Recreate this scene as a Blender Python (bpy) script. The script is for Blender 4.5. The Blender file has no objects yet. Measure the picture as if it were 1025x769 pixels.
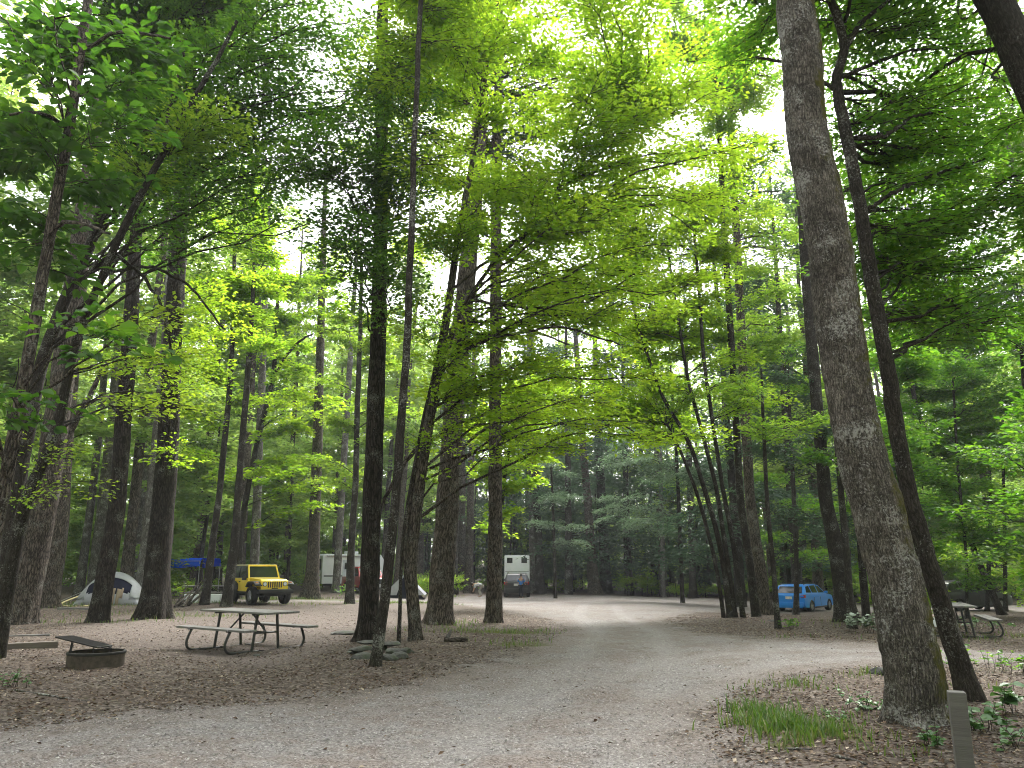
import bpy, bmesh, math, random
import numpy as np
from mathutils import Vector, Matrix

C = bpy.context.scene.collection
S = bpy.context.scene
PI = math.pi
RNG = np.random.default_rng(7)
random.seed(7)

# ---------------------------------------------------------------- camera model
F_PX, PW, PH = 770.0, 1025.0, 769.0
EYE = np.array([0.0, 0.0, 1.6])
PITCH = math.atan(183.5 / F_PX)
FWD = np.array([0.0, math.cos(PITCH), math.sin(PITCH)])
UPV = np.array([0.0, -math.sin(PITCH), math.cos(PITCH)])
RGT = np.array([1.0, 0.0, 0.0])

def ray(px, py):
    return FWD + RGT * ((px - PW / 2) / F_PX) + UPV * ((PH / 2 - py) / F_PX)

def at(px, py, Y):
    """point at forward distance Y that the photograph shows at pixel px, py"""
    d = ray(px, py)
    return EYE + d * (Y / d[1])

def sstep(a, b, x):
    t = np.clip((x - a) / (b - a), 0, 1)
    return t * t * (3 - 2 * t)

def zt(x, y):
    """height of the ground"""
    x = np.asarray(x, float); y = np.asarray(y, float)
    z = -(0.003 + 0.0095 * sstep(-13, -1, x)) * np.clip(y - 9, 0, 66)
    z = z - 0.30 * sstep(6, 16, x) * sstep(22, 40, y)
    z = z + 0.10 * np.exp(-(((x - 8.5) / 4.2) ** 2 + ((y - 26.5) / 2.6) ** 2))      # island under the leaning clump
    z = z + 0.08 * np.exp(-(((x + 2.0) / 3.0) ** 2 + ((y - 19.5) / 3.5) ** 2))      # island round the middle trees
    z = z + 0.025 * np.sin(x * 0.9 + 1.3) * np.sin(y * 0.7 + 0.4) + 0.012 * np.sin(x * 2.3 + y * 1.1) 
    z = z + 0.02 * sstep(80, 140, y) * (y - 80)
    return z

def G(px, py):
    """ground point seen at pixel px, py"""
    d = ray(px, py)
    t = 1.0
    for _ in range(60):
        p = EYE + d * t
        h = p[2] - float(zt(p[0], p[1]))
        if d[2] >= -1e-4: break
        t = t + h / max(-d[2], 0.012) * 0.8
        if t > 160: t = 160; break
    p = EYE + d * t
    p[2] = float(zt(p[0], p[1]))
    return p

def m_per_px(p):
    return float(np.dot(np.asarray(p) - EYE, FWD)) / F_PX

# ---------------------------------------------------------------- object helpers
def tag(o, label=None, cat=None, group=None, kind=None):
    if label: o['label'] = label
    if cat: o['category'] = cat
    if group: o['group'] = group
    if kind: o['kind'] = kind
    return o

def empty(name, loc, label=None, cat=None, group=None, rz=0.0):
    o = bpy.data.objects.new(name, None)
    o.empty_display_size = 0.2
    C.objects.link(o)
    o.location = [float(v) for v in loc]; o.rotation_euler = (0, 0, rz)
    return tag(o, label, cat, group)

def link(name, me, parent=None):
    o = bpy.data.objects.new(name, me); C.objects.link(o)
    if parent is not None: o.parent = parent
    return o

def mk(name, pieces, mats, smooth=False):
    """pieces: (V Nx3, F MxK, material index, {attr: per-vertex data}) -> one mesh"""
    names = {}
    for p in pieces:
        for k, d in (p[3] if len(p) > 3 else {}).items():
            names[k] = 3 if np.ndim(d) == 2 else 1
    nv = sum(len(p[0]) for p in pieces)
    co = np.empty((nv, 3), np.float32)
    at_ = {k: np.zeros((nv, 3) if w == 3 else nv, np.float32) for k, w in names.items()}
    lv, ls, lt, mi = [], [], [], []
    o = 0; lo = 0
    for p in pieces:
        V, Fc, m = p[0], p[1], p[2]
        n = len(V); co[o:o + n] = V
        for k, d in (p[3] if len(p) > 3 else {}).items(): at_[k][o:o + n] = d
        if len(Fc):
            k = Fc.shape[1]
            lv.append((Fc + o).ravel()); ls.append(lo + np.arange(len(Fc)) * k); lt.append(np.full(len(Fc), k)); mi.append(np.full(len(Fc), m))
            lo += len(Fc) * k
        o += n
    lv = np.concatenate(lv).astype(np.int32); ls = np.concatenate(ls).astype(np.int32); mi = np.concatenate(mi).astype(np.int32)
    me = bpy.data.meshes.new(name)
    me.vertices.add(nv); me.vertices.foreach_set('co', co.ravel())
    me.loops.add(len(lv)); me.loops.foreach_set('vertex_index', lv)
    me.polygons.add(len(ls)); me.polygons.foreach_set('loop_start', ls)
    me.polygons.foreach_set('material_index', mi)
    me.polygons.foreach_set('use_smooth', np.full(len(ls), bool(smooth)))
    for k, w in names.items():
        a = me.attributes.new(k, 'FLOAT_VECTOR' if w == 3 else 'FLOAT', 'POINT')
        a.data.foreach_set('vector' if w == 3 else 'value', at_[k].ravel())
    for m in mats: me.materials.append(m)
    me.update(calc_edges=True)
    return me

def nrm(v):
    return v / (np.linalg.norm(v, axis=-1, keepdims=True) + 1e-9)

# ---------------------------------------------------------------- materials
def mat(name):
    m = bpy.data.materials.new(name); m.use_nodes = True
    nt = m.node_tree; nt.nodes.clear()
    out = nt.nodes.new('ShaderNodeOutputMaterial')
    def N(t, **kw):
        n = nt.nodes.new(t)
        for k, v in kw.items():
            if k.startswith('i_'):
                key = k[2:]
                n.inputs[int(key) if key.isdigit() else key.replace('_', ' ')].default_value = v
            else: setattr(n, k, v)
        return n
    return m, nt, out, N

def ramp(N, stops, interp='LINEAR'):
    r = N('ShaderNodeValToRGB'); e = r.color_ramp.elements
    r.color_ramp.interpolation = interp
    while len(e) < len(stops): e.new(0.5)
    for k, (p, c) in enumerate(stops):
        e[k].position = p; e[k].color = (*c, 1) if len(c) == 3 else c
    return r

def leaf_mat(name, cols, trans, tfac=0.5, gloss=0.05, rough=0.4):
    """cols / trans: three reflect / transmit colours across the per-leaf variation"""
    m, nt, out, N = mat(name); L = nt.links.new
    a = N('ShaderNodeAttribute', attribute_name='var')
    r1 = ramp(N, [(0.0, cols[0]), (0.5, cols[1]), (1.0, cols[2])])
    r2 = ramp(N, [(0.0, trans[0]), (0.5, trans[1]), (1.0, trans[2])])
    L(a.outputs['Fac'], r1.inputs[0]); L(a.outputs['Fac'], r2.inputs[0])
    d = N('ShaderNodeBsdfDiffuse'); t = N('ShaderNodeBsdfTranslucent')
    L(r1.outputs[0], d.inputs[0]); L(r2.outputs[0], t.inputs[0])
    mx = N('ShaderNodeMixShader'); mx.inputs[0].default_value = tfac
    L(d.outputs[0], mx.inputs[1]); L(t.outputs[0], mx.inputs[2])
    g = N('ShaderNodeBsdfGlossy', i_Roughness=rough); g.inputs[0].default_value = (0.9, 0.95, 0.9, 1)
    m2 = N('ShaderNodeMixShader'); m2.inputs[0].default_value = gloss
    L(mx.outputs[0], m2.inputs[1]); L(g.outputs[0], m2.inputs[2])
    L(m2.outputs[0], out.inputs[0])
    return m

def bark_mat(name, dark, light, scale=1.0, lichen=0.0, moss=0.0, ridge=0.5, bump=0.6, lich_col=(0.42, 0.43, 0.40), speck=0.0):
    m, nt, out, N = mat(name); L = nt.links.new
    a = N('ShaderNodeAttribute', attribute_name='bk')
    mp = N('ShaderNodeMapping'); mp.inputs['Scale'].default_value = (scale, scale, scale * 0.22)
    L(a.outputs['Vector'], mp.inputs[0])
    vo = N('ShaderNodeTexVoronoi', feature='DISTANCE_TO_EDGE', i_Scale=22.0)
    no = N('ShaderNodeTexNoise', i_Scale=6.0, i_Detail=5.0, i_Roughness=0.65)
    L(mp.outputs[0], no.inputs['Vector'])
    wv = N('ShaderNodeVectorMath', operation='MULTIPLY_ADD')
    wv.inputs[1].default_value = (0.16, 0.16, 0.16)
    L(no.outputs['Color'], wv.inputs[0]); L(mp.outputs[0], wv.inputs[2]); L(wv.outputs[0], vo.inputs['Vector'])
    rv = ramp(N, [(0.0, (0, 0, 0)), (0.28, (1, 1, 1))]); L(vo.outputs['Distance'], rv.inputs[0])
    n2 = N('ShaderNodeTexNoise', i_Scale=9.0, i_Detail=6.0, i_Roughness=0.7); L(a.outputs['Vector'], n2.inputs['Vector'])
    hm = N('ShaderNodeMix', data_type='FLOAT'); hm.inputs[0].default_value = ridge
    L(n2.outputs['Fac'], hm.inputs[2]); L(rv.outputs[0], hm.inputs[3])
    rc = ramp(N, [(0.22, dark), (0.75, light)]); L(hm.outputs[0], rc.inputs[0])
    col = rc.outputs[0]
    if speck > 0:       # small dark pits and pale scales
        nk = N('ShaderNodeTexNoise', i_Scale=75.0, i_Detail=5.0, i_Roughness=0.8); mk_ = N('ShaderNodeMapping'); mk_.inputs['Scale'].default_value = (1, 1, 0.6)
        L(a.outputs['Vector'], mk_.inputs[0]); L(mk_.outputs[0], nk.inputs['Vector'])
        ns = N('ShaderNodeTexNoise', i_Scale=2.2, i_Detail=4.0, i_Roughness=0.7); L(a.outputs['Vector'], ns.inputs['Vector'])
        am = N('ShaderNodeMath', operation='MULTIPLY_ADD'); am.inputs[1].default_value = 0.45; L(ns.outputs['Fac'], am.inputs[0]); L(nk.outputs['Fac'], am.inputs[2])
        rs = ramp(N, [(0.56, (0.22, 0.21, 0.20)), (0.70, (0.75, 0.74, 0.73)), (0.80, (1.25, 1.23, 1.2)), (0.90, (2.3, 2.3, 2.25))]); L(am.outputs[0], rs.inputs[0])
        ml = N('ShaderNodeMix', data_type='RGBA', blend_type='MULTIPLY'); ml.inputs[0].default_value = speck
        L(col, ml.inputs[6]); L(rs.outputs[0], ml.inputs[7]); col = ml.outputs[2]
    if lichen > 0:
        nl = N('ShaderNodeTexNoise', i_Scale=34.0, i_Detail=7.0, i_Roughness=0.8); L(a.outputs['Vector'], nl.inputs['Vector'])
        nb = N('ShaderNodeTexNoise', i_Scale=2.6, i_Detail=3.0); L(a.outputs['Vector'], nb.inputs['Vector'])
        ad = N('ShaderNodeMath', operation='MULTIPLY_ADD'); ad.inputs[1].default_value = 0.55
        L(nb.outputs['Fac'], ad.inputs[0]); L(nl.outputs['Fac'], ad.inputs[2])
        rl = ramp(N, [(0.86 - 0.14 * lichen, (0, 0, 0)), (0.94 - 0.12 * lichen, (1, 1, 1))]); L(ad.outputs[0], rl.inputs[0])
        mx = N('ShaderNodeMix', data_type='RGBA'); L(rl.outputs[0], mx.inputs[0]); L(col, mx.inputs[6]); mx.inputs[7].default_value = (*lich_col, 1)
        col = mx.outputs[2]
    if moss > 0:
        nm = N('ShaderNodeTexNoise', i_Scale=3.2, i_Detail=6.0, i_Roughness=0.7); L(a.outputs['Vector'], nm.inputs['Vector'])
        ms = N('ShaderNodeAttribute', attribute_name='moss')
        ad = N('ShaderNodeMath', operation='MULTIPLY_ADD'); ad.inputs[1].default_value = 1.9; L(nm.outputs['Fac'], ad.inputs[0]); L(ms.outputs['Fac'], ad.inputs[2])
        sc_ = N('ShaderNodeMath', operation='MULTIPLY'); sc_.inputs[1].default_value = 0.5; L(ad.outputs[0], sc_.inputs[0])
        rm = ramp(N, [(0.68, (0, 0, 0)), (0.78, (1, 1, 1))]); L(sc_.outputs[0], rm.inputs[0])
        mm = N('ShaderNodeMath', operation='MULTIPLY'); mm.inputs[1].default_value = moss; L(rm.outputs[0], mm.inputs[0])
        nc = ramp(N, [(0.3, (0.030, 0.034, 0.006)), (0.7, (0.105, 0.090, 0.018))]); L(n2.outputs['Fac'], nc.inputs[0])
        mx = N('ShaderNodeMix', data_type='RGBA'); L(mm.outputs[0], mx.inputs[0]); L(col, mx.inputs[6]); L(nc.outputs[0], mx.inputs[7])
        col = mx.outputs[2]
    b = N('ShaderNodeBsdfPrincipled', i_Roughness=0.95); b.inputs['Specular IOR Level'].default_value = 0.2
    L(col, b.inputs['Base Color'])
    bp = N('ShaderNodeBump', i_Strength=bump, i_Distance=0.03); L(hm.outputs[0], bp.inputs['Height']); L(bp.outputs[0], b.inputs['Normal'])
    L(b.outputs[0], out.inputs[0])
    return m

def plain(name, col, rough=0.6, metal=0.0, noise=0.15, scale=8.0, coat=0.0, spec=0.5, bump=0.0):
    """painted / plastic / wood-like surface with a little uneven wear"""
    m, nt, out, N = mat(name); L = nt.links.new
    tc = N('ShaderNodeTexCoord')
    n = N('ShaderNodeTexNoise', i_Scale=scale, i_Detail=4.0, i_Roughness=0.65); L(tc.outputs['Object'], n.inputs['Vector'])
    lo = tuple(max(0, c * (1 - noise)) for c in col); hi = tuple(min(1, c * (1 + noise)) for c in col)
    r = ramp(N, [(0.3, lo), (0.7, hi)]); L(n.outputs['Fac'], r.inputs[0])
    b = N('ShaderNodeBsdfPrincipled', i_Roughness=rough, i_Metallic=metal); b.inputs['Coat Weight'].default_value = coat
    b.inputs['Specular IOR Level'].default_value = spec
    L(r.outputs[0], b.inputs['Base Color'])
    if bump:
        bp = N('ShaderNodeBump', i_Strength=bump, i_Distance=0.01); L(n.outputs['Fac'], bp.inputs['Height']); L(bp.outputs[0], b.inputs['Normal'])
    L(b.outputs[0], out.inputs[0])
    return m

def glass(name, col=(0.015, 0.02, 0.02)):
    m, nt, out, N = mat(name)
    b = N('ShaderNodeBsdfPrincipled', i_Roughness=0.06); b.inputs['Base Color'].default_value = (*col, 1); b.inputs['Specular IOR Level'].default_value = 0.8
    nt.links.new(b.outputs[0], out.inputs[0]); return m

M = {}
M['bark_grey'] = bark_mat('bark_grey_mottled', (0.026, 0.022, 0.019), (0.185, 0.165, 0.146), 1.5, lichen=0.22, moss=1.0, ridge=0.35, bump=1.0, speck=0.95, lich_col=(0.33, 0.32, 0.30))
M['bark_slim'] = bark_mat('bark_dark_speckled', (0.012, 0.010, 0.008), (0.052, 0.044, 0.037), 1.3, lichen=0.10, moss=0.9, ridge=0.4, speck=0.6, lich_col=(0.2, 0.2, 0.18))
M['bark_pine'] = bark_mat('bark_dark_furrowed', (0.010, 0.008, 0.006), (0.048, 0.038, 0.031), 0.8, lichen=0.03, ridge=0.7, bump=1.0, lich_col=(0.16, 0.16, 0.14))
M['bark_mid'] = bark_mat('bark_brown_grey', (0.020, 0.016, 0.013), (0.150, 0.124, 0.103), 0.9, lichen=0.12, ridge=0.6, bump=1.0, speck=0.5, lich_col=(0.2, 0.195, 0.175))
M['bark_pale'] = bark_mat('bark_pale_grey', (0.050, 0.044, 0.040), (0.165, 0.152, 0.14), 0.8, lichen=0.15, ridge=0.5)
M['bark_twig'] = bark_mat('bark_twig', (0.02, 0.016, 0.013), (0.055, 0.045, 0.036), 2.0, ridge=0.3, bump=0.2)

M['leaf_big'] = leaf_mat('leaf_big', [(0.032, 0.090, 0.014), (0.048, 0.120, 0.016), (0.070, 0.145, 0.020)],
                         [(0.06, 0.18, 0.012), (0.11, 0.28, 0.014), (0.19, 0.39, 0.018)], 0.5, 0.04)
M['leaf_dark'] = leaf_mat('leaf_dark', [(0.026, 0.070, 0.014), (0.040, 0.098, 0.016), (0.062, 0.13, 0.020)],
                          [(0.07, 0.21, 0.012), (0.13, 0.31, 0.014), (0.22, 0.42, 0.016)], 0.5, 0.05)
M['leaf_bright'] = leaf_mat('leaf_bright', [(0.060, 0.115, 0.016), (0.085, 0.150, 0.018), (0.12, 0.18, 0.022)],
                            [(0.27, 0.50, 0.022), (0.41, 0.63, 0.028), (0.54, 0.71, 0.035)], 0.62, 0.02)
M['leaf_mid'] = leaf_mat('leaf_mid', [(0.050, 0.110, 0.022), (0.070, 0.140, 0.026), (0.095, 0.165, 0.032)],
                         [(0.22, 0.42, 0.03), (0.35, 0.55, 0.035), (0.48, 0.64, 0.045)], 0.58, 0.03)
M['leaf_right'] = leaf_mat('leaf_right', [(0.032, 0.080, 0.014), (0.050, 0.110, 0.018), (0.075, 0.14, 0.022)],
                           [(0.10, 0.29, 0.014), (0.18, 0.42, 0.018), (0.30, 0.53, 0.024)], 0.55, 0.04)
M['leaf_far'] = leaf_mat('leaf_far', [(0.065, 0.118, 0.035), (0.090, 0.148, 0.042), (0.115, 0.17, 0.050)],
                         [(0.26, 0.46, 0.08), (0.40, 0.59, 0.10), (0.53, 0.68, 0.13)], 0.6, 0.04)
M['needle'] = leaf_mat('needle_hemlock', [(0.026, 0.062, 0.030), (0.045, 0.090, 0.046), (0.085, 0.14, 0.075)],
                       [(0.03, 0.08, 0.03), (0.05, 0.12, 0.04), (0.08, 0.17, 0.06)], 0.3, 0.06)
M['needle_pale'] = leaf_mat('needle_pale', [(0.085, 0.145, 0.085), (0.13, 0.20, 0.125), (0.19, 0.26, 0.18)], [(0.10, 0.2, 0.08), (0.14, 0.25, 0.1), (0.18, 0.3, 0.13)], 0.4, 0.08)
M['needle_pine'] = leaf_mat('needle_pine', [(0.035, 0.075, 0.030), (0.05, 0.10, 0.036), (0.075, 0.13, 0.05)],
                            [(0.05, 0.12, 0.03), (0.08, 0.17, 0.04), (0.11, 0.22, 0.05)], 0.35, 0.05)
M['leaf_herb'] = leaf_mat('leaf_herb', [(0.045, 0.12, 0.030), (0.07, 0.16, 0.045), (0.11, 0.20, 0.07)],
                          [(0.08, 0.22, 0.03), (0.12, 0.28, 0.04), (0.16, 0.34, 0.05)], 0.3, 0.08)
M['leaf_silver'] = leaf_mat('leaf_silver', [(0.18, 0.24, 0.17), (0.30, 0.36, 0.28), (0.45, 0.50, 0.42)],
                            [(0.10, 0.2, 0.06), (0.12, 0.22, 0.08), (0.16, 0.26, 0.1)], 0.25, 0.12)
SKY_STRENGTH, SUN_STRENGTH, EXPOSURE, HAZE = 0.12, 1.5, 2.4, 0.0005
# ---------------------------------------------------------------- wood: tubes
def resample(P, R, step):
    P = np.asarray(P, float); R = np.asarray(R, float)
    d = np.concatenate([[0], np.cumsum(np.linalg.norm(np.diff(P, axis=0), axis=1))])
    n = max(3, int(d[-1] / step) + 1)
    s = np.linspace(0, d[-1], n)
    # smooth (Catmull-Rom like) by interpolating with a soft blur
    Q = np.stack([np.interp(s, d, P[:, k]) for k in range(3)], 1); r = np.interp(s, d, R)
    for _ in range(3):
        Q[1:-1] = 0.25 * Q[:-2] + 0.5 * Q[1:-1] + 0.25 * Q[2:]
        r[1:-1] = 0.25 * r[:-2] + 0.5 * r[1:-1] + 0.25 * r[2:]
    return Q, r, s

def tube(P, R, sides, rough=0.0, flare=None, rng=None, moss=None, cap=True):
    """one tapered tube along P; rough = uneven girth; flare = (height, extra, lobes) root spread at its foot"""
    P = np.asarray(P, float); R = np.asarray(R, float); n = len(P)
    T = np.gradient(P, axis=0); T = nrm(T)
    ref = np.array([0.0, 1.0, 0.0]) if abs(T[0][1]) < 0.9 else np.array([1.0, 0, 0])
    U = nrm(np.cross(np.broadcast_to(ref, T.shape), T)); W = np.cross(T, U)
    a = np.arange(sides) / sides * 2 * PI
    s = np.concatenate([[0], np.cumsum(np.linalg.norm(np.diff(P, axis=0), axis=1))])
    ca, sa = np.cos(a), np.sin(a)
    rad = R[:, None] * np.ones((1, sides))
    if rough and rng is not None:
        ph = rng.random(6) * 6.28
        rad *= 1 + rough * (0.5 * np.sin(2 * a[None] + ph[0] + s[:, None] * 0.7) + 0.4 * np.sin(3 * a[None] + ph[1] - s[:, None] * 1.1)
                            + 0.4 * np.sin(5 * a[None] + ph[2] + s[:, None] * 2.3) + 0.5 * np.sin(s[:, None] * 3.1 + ph[3]) + 0.9 * (rng.random((n, sides)) - 0.5))
    if flare and rng is not None:
        h, ex, lobes = flare
        f = np.exp(-s / h)[:, None]
        ph = rng.random(2) * 6.28
        rad *= 1 + ex * f * (0.55 + 0.55 * np.sin(lobes * a[None] + ph[0] + 0.6 * np.sin(2 * a[None] + ph[1])))
    V = P[:, None] + rad[..., None] * (ca[None, :, None] * U[:, None] + sa[None, :, None] * W[:, None])
    V = V.reshape(-1, 3)
    bk = np.stack([(R[:, None] * ca[None]), (R[:, None] * sa[None]), np.broadcast_to(s[:, None], (n, sides))], -1).reshape(-1, 3)
    if rng is not None: bk = bk + rng.random(3) * 40
    i = np.arange(n - 1)[:, None] * sides; j = np.arange(sides)[None]
    k = (j + 1) % sides
    Fq = np.stack([i + j, i + k, i + sides + k, i + sides + j], -1).reshape(-1, 4)
    at_ = {'bk': bk.astype(np.float32)}
    if moss is not None:
        # moss grows on one side, most near the foot
        d, hgt, amt = moss
        nr = (ca[None, :, None] * U[:, None] + sa[None, :, None] * W[:, None])
        at_['moss'] = (np.clip(nr @ np.asarray(d), -1, 1) * amt[0] + amt[1] * np.exp(-s / hgt)[:, None] + amt[2]).reshape(-1)
    return (V, Fq, 0, at_)

def tubes3(P, R, mi=0):
    """many thin 3-sided twigs at once. P: M x n x 3, R: M x n"""
    P = np.asarray(P, float); Mn, n, _ = P.shape
    T = nrm(np.gradient(P, axis=1))
    U = nrm(np.cross(T, np.array([0.13, 0.31, 0.94]))); W = np.cross(T, U)
    a = np.arange(3) / 3 * 2 * PI
    V = P[:, :, None] + R[:, :, None, None] * (np.cos(a)[None, None, :, None] * U[:, :, None] + np.sin(a)[None, None, :, None] * W[:, :, None])
    b = (np.arange(Mn) * n * 3)[:, None, None]; i = (np.arange(n - 1) * 3)[None, :, None]; j = np.arange(3)[None, None]; k = (j + 1) % 3
    Fq = np.stack([b + i + j, b + i + k, b + i + 3 + k, b + i + 3 + j], -1).reshape(-1, 4)
    V = V.reshape(-1, 3)
    return (V, Fq, mi, {'bk': V.astype(np.float32)})

# ---------------------------------------------------------------- leaves
def leaf_piece(P, A, Nn, size, var, wide=0.55, fold=0.12, fine=False, mi=0):
    """one leaf per row: P foot, A axis, Nn normal"""
    A = nrm(A); B = nrm(np.cross(Nn, A)); Nn = np.cross(A, B)
    s = size[:, None]; n = len(P)
    if not fine:
        V = np.stack([P, P + A * s * 0.45 + B * s * wide / 2 + Nn * s * fold, P + A * s, P + A * s * 0.45 - B * s * wide / 2 + Nn * s * fold], 1)
        base = (np.arange(n) * 4)[:, None]
        Ft = np.concatenate([base + np.array([[0, 2, 1]]), base + np.array([[0, 3, 2]])])
        k = 4
    else:
        w = wide / 2
        V = np.stack([P, P + A * s * 0.22 + B * s * w * 0.78 + Nn * s * fold * 0.7, P + A * s * 0.55 + B * s * w + Nn * s * fold * 0.9, P + A * s * 0.84 + B * s * w * 0.5 + Nn * s * fold * 0.1,
                      P + A * s - Nn * s * 0.12, P + A * s * 0.84 - B * s * w * 0.5 + Nn * s * fold * 0.1, P + A * s * 0.55 - B * s * w + Nn * s * fold * 0.9, P + A * s * 0.22 - B * s * w * 0.78 + Nn * s * fold * 0.7,
                      P + A * s * 0.5], 1)
        base = (np.arange(n) * 9)[:, None]
        Ft = np.concatenate([base + np.array([[8, (q + 1) % 8, q]]) for q in range(8)])
        k = 9
    return (V.reshape(-1, 3), Ft, mi, {'var': np.repeat(var, k).astype(np.float32)})

def sprays(rng, Cn, D, L, K, leaf, wid=0.45, jit=0.06, droop=0.15, tilt=0.4, wide=0.55, fine=False, bias=0.0, spread=0.9):
    """flat leafy sprays: centres Cn, directions D, lengths L; K leaves each"""
    Mn = len(Cn)
    D = nrm(D); Z = np.array([0, 0, 1.0])
    Sd = nrm(np.cross(D, Z)); Un = np.cross(Sd, D)
    u = rng.random((Mn, K)) ** 0.85
    v = (rng.random((Mn, K)) * 2 - 1) * wid * np.sin(PI * np.clip(0.12 + 0.80 * u, 0, 1)) 
    l = L[:, None]
    P = (Cn[:, None] + D[:, None] * ((u - 0.5) * l)[..., None] + Sd[:, None] * (v * l)[..., None]
         + Un[:, None] * (rng.normal(0, jit, (Mn, K)) * l)[..., None])
    P[..., 2] -= droop * l * ((u - 0.3) ** 2 + v ** 2) 
    sg = np.sign(v)
    A = D[:, None] * (0.55 + 0.5 * u)[..., None] + Sd[:, None] * (sg * spread)[..., None] + rng.normal(0, 0.3, (Mn, K, 3))
    A[..., 2] -= 0.15
    Nn = Un[:, None] + rng.normal(0, tilt, (Mn, K, 3))
    size = leaf * (0.6 + 0.7 * rng.random((Mn, K)))
    var = np.clip(0.5 + bias + 0.28 * rng.normal(0, 1, (Mn, 1)) * 0.8 + 0.16 * rng.normal(0, 1, (Mn, K)), 0, 1)
    return leaf_piece(P.reshape(-1, 3), A.reshape(-1, 3), Nn.reshape(-1, 3), size.ravel(), var.ravel(), wide=wide, fine=fine)

def poly_at(P, z):
    """point on a trunk polyline at height z"""
    P = np.asarray(P); zz = P[:, 2]
    k = np.clip(np.searchsorted(zz, z), 1, len(zz) - 1)
    t = np.clip((z - zz[k - 1]) / (zz[k] - zz[k - 1] + 1e-6), 0, 1)
    return P[k - 1] * (1 - t) + P[k] * t

def crown_blob(rng, trunk, centre, rad, n_leaves, leaf, K=26, L=1.0, nb=None, branch_r=0.03, wood=None, twigs=None,
               upness=0.0, droop=0.15, tilt=0.4, wide=0.55, jit=0.06, fine=False, bias=0.0, wid=0.45, rise=0.25, flat=None):
    """leafy part of a crown: branches run from the trunk into the ellipsoid, flat sprays hang along them"""
    centre = np.asarray(centre, float); rad = np.asarray(rad, float)
    nsp = max(3, int(n_leaves / K))
    if nb is None: nb = int(np.clip(nsp / 26, 3, 14))
    e = nrm(rng.normal(0, 1, (nb, 3))) * (rng.random((nb, 1)) ** 0.30)
    tips = centre + e * rad
    t_ = np.linspace(0, 1, 7)
    BP = np.empty((nb, 7, 3))
    for b in range(nb):
        hd = np.linalg.norm((tips[b] - poly_at(trunk, tips[b][2]))[:2])
        s0 = poly_at(trunk, tips[b][2] - rise * hd * (0.4 + 0.8 * rng.random()) - 0.3)
        mid = (s0 + tips[b]) / 2 + np.array([0, 0, 0.14 * np.linalg.norm(tips[b] - s0)]) + rng.normal(0, 0.06, 3) * np.linalg.norm(tips[b] - s0)
        BP[b] = ((1 - t_) ** 2)[:, None] * s0 + (2 * t_ * (1 - t_))[:, None] * mid + (t_ ** 2)[:, None] * tips[b]
        BP[b, 1:-1] += rng.normal(0, 0.02, (5, 3)) * np.linalg.norm(tips[b] - s0)
    Ls = np.linalg.norm(BP[:, -1] - BP[:, 0], axis=1)
    if wood is not None:
        r0 = branch_r * np.clip(Ls / 4, 0.35, 1.6)
        wood.append(tubes3(BP, r0[:, None] * np.linspace(1, 0.18, 7)[None] + 0.003))
    # sprays along the part of each branch that lies inside the blob
    bi = rng.integers(0, nb, nsp)
    u = 1 - 0.6 * rng.random(nsp) ** 1.2
    # short branches carry leaves over their whole length, long ones only near the tip
    reach = np.clip(2.6 * rad.mean() / (Ls[bi] + 1e-6), 0.55, 1)
    u = 1 - (1 - u) * reach / 0.6 * 0.95
    f = u * 6; i0 = np.clip(f.astype(int), 0, 5); fr = (f - i0)[:, None]
    pt = BP[bi, i0] * (1 - fr) + BP[bi, i0 + 1] * fr
    tg = nrm(BP[bi, i0 + 1] - BP[bi, i0])
    ang = np.where(rng.random(nsp) < 0.5, 1, -1) * (0.35 + 0.8 * rng.random(nsp)) * (u < 0.97)
    ca, sa = np.cos(ang), np.sin(ang)
    D = np.stack([tg[:, 0] * ca - tg[:, 1] * sa, tg[:, 0] * sa + tg[:, 1] * ca, tg[:, 2] * 0.4 + upness + rng.normal(0, 0.12, nsp)], 1)
    D = nrm(D)
    l = L * (0.6 + 0.7 * rng.random(nsp))
    cn = pt + D * (l * 0.5)[:, None]
    cn[:, 2] += rng.normal(0, 0.07, nsp) * L
    if twigs is not None:
        q = np.linspace(-0.5, 0.45, 4)
        TP = cn[:, None] + D[:, None] * (q[None, :, None] * l[:, None, None])
        TP[..., 2] -= droop * l[:, None] * (q[None] + 0.2) ** 2
        twigs.append(tubes3(TP, np.full((nsp, 1), branch_r * 0.22 + 0.0015) * np.array([[1, 0.8, 0.6, 0.3]]), 1))
    return sprays(rng, cn, D, l, K, leaf, droop=droop, tilt=tilt, wide=wide, jit=jit, fine=fine, bias=bias, wid=wid)

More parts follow.
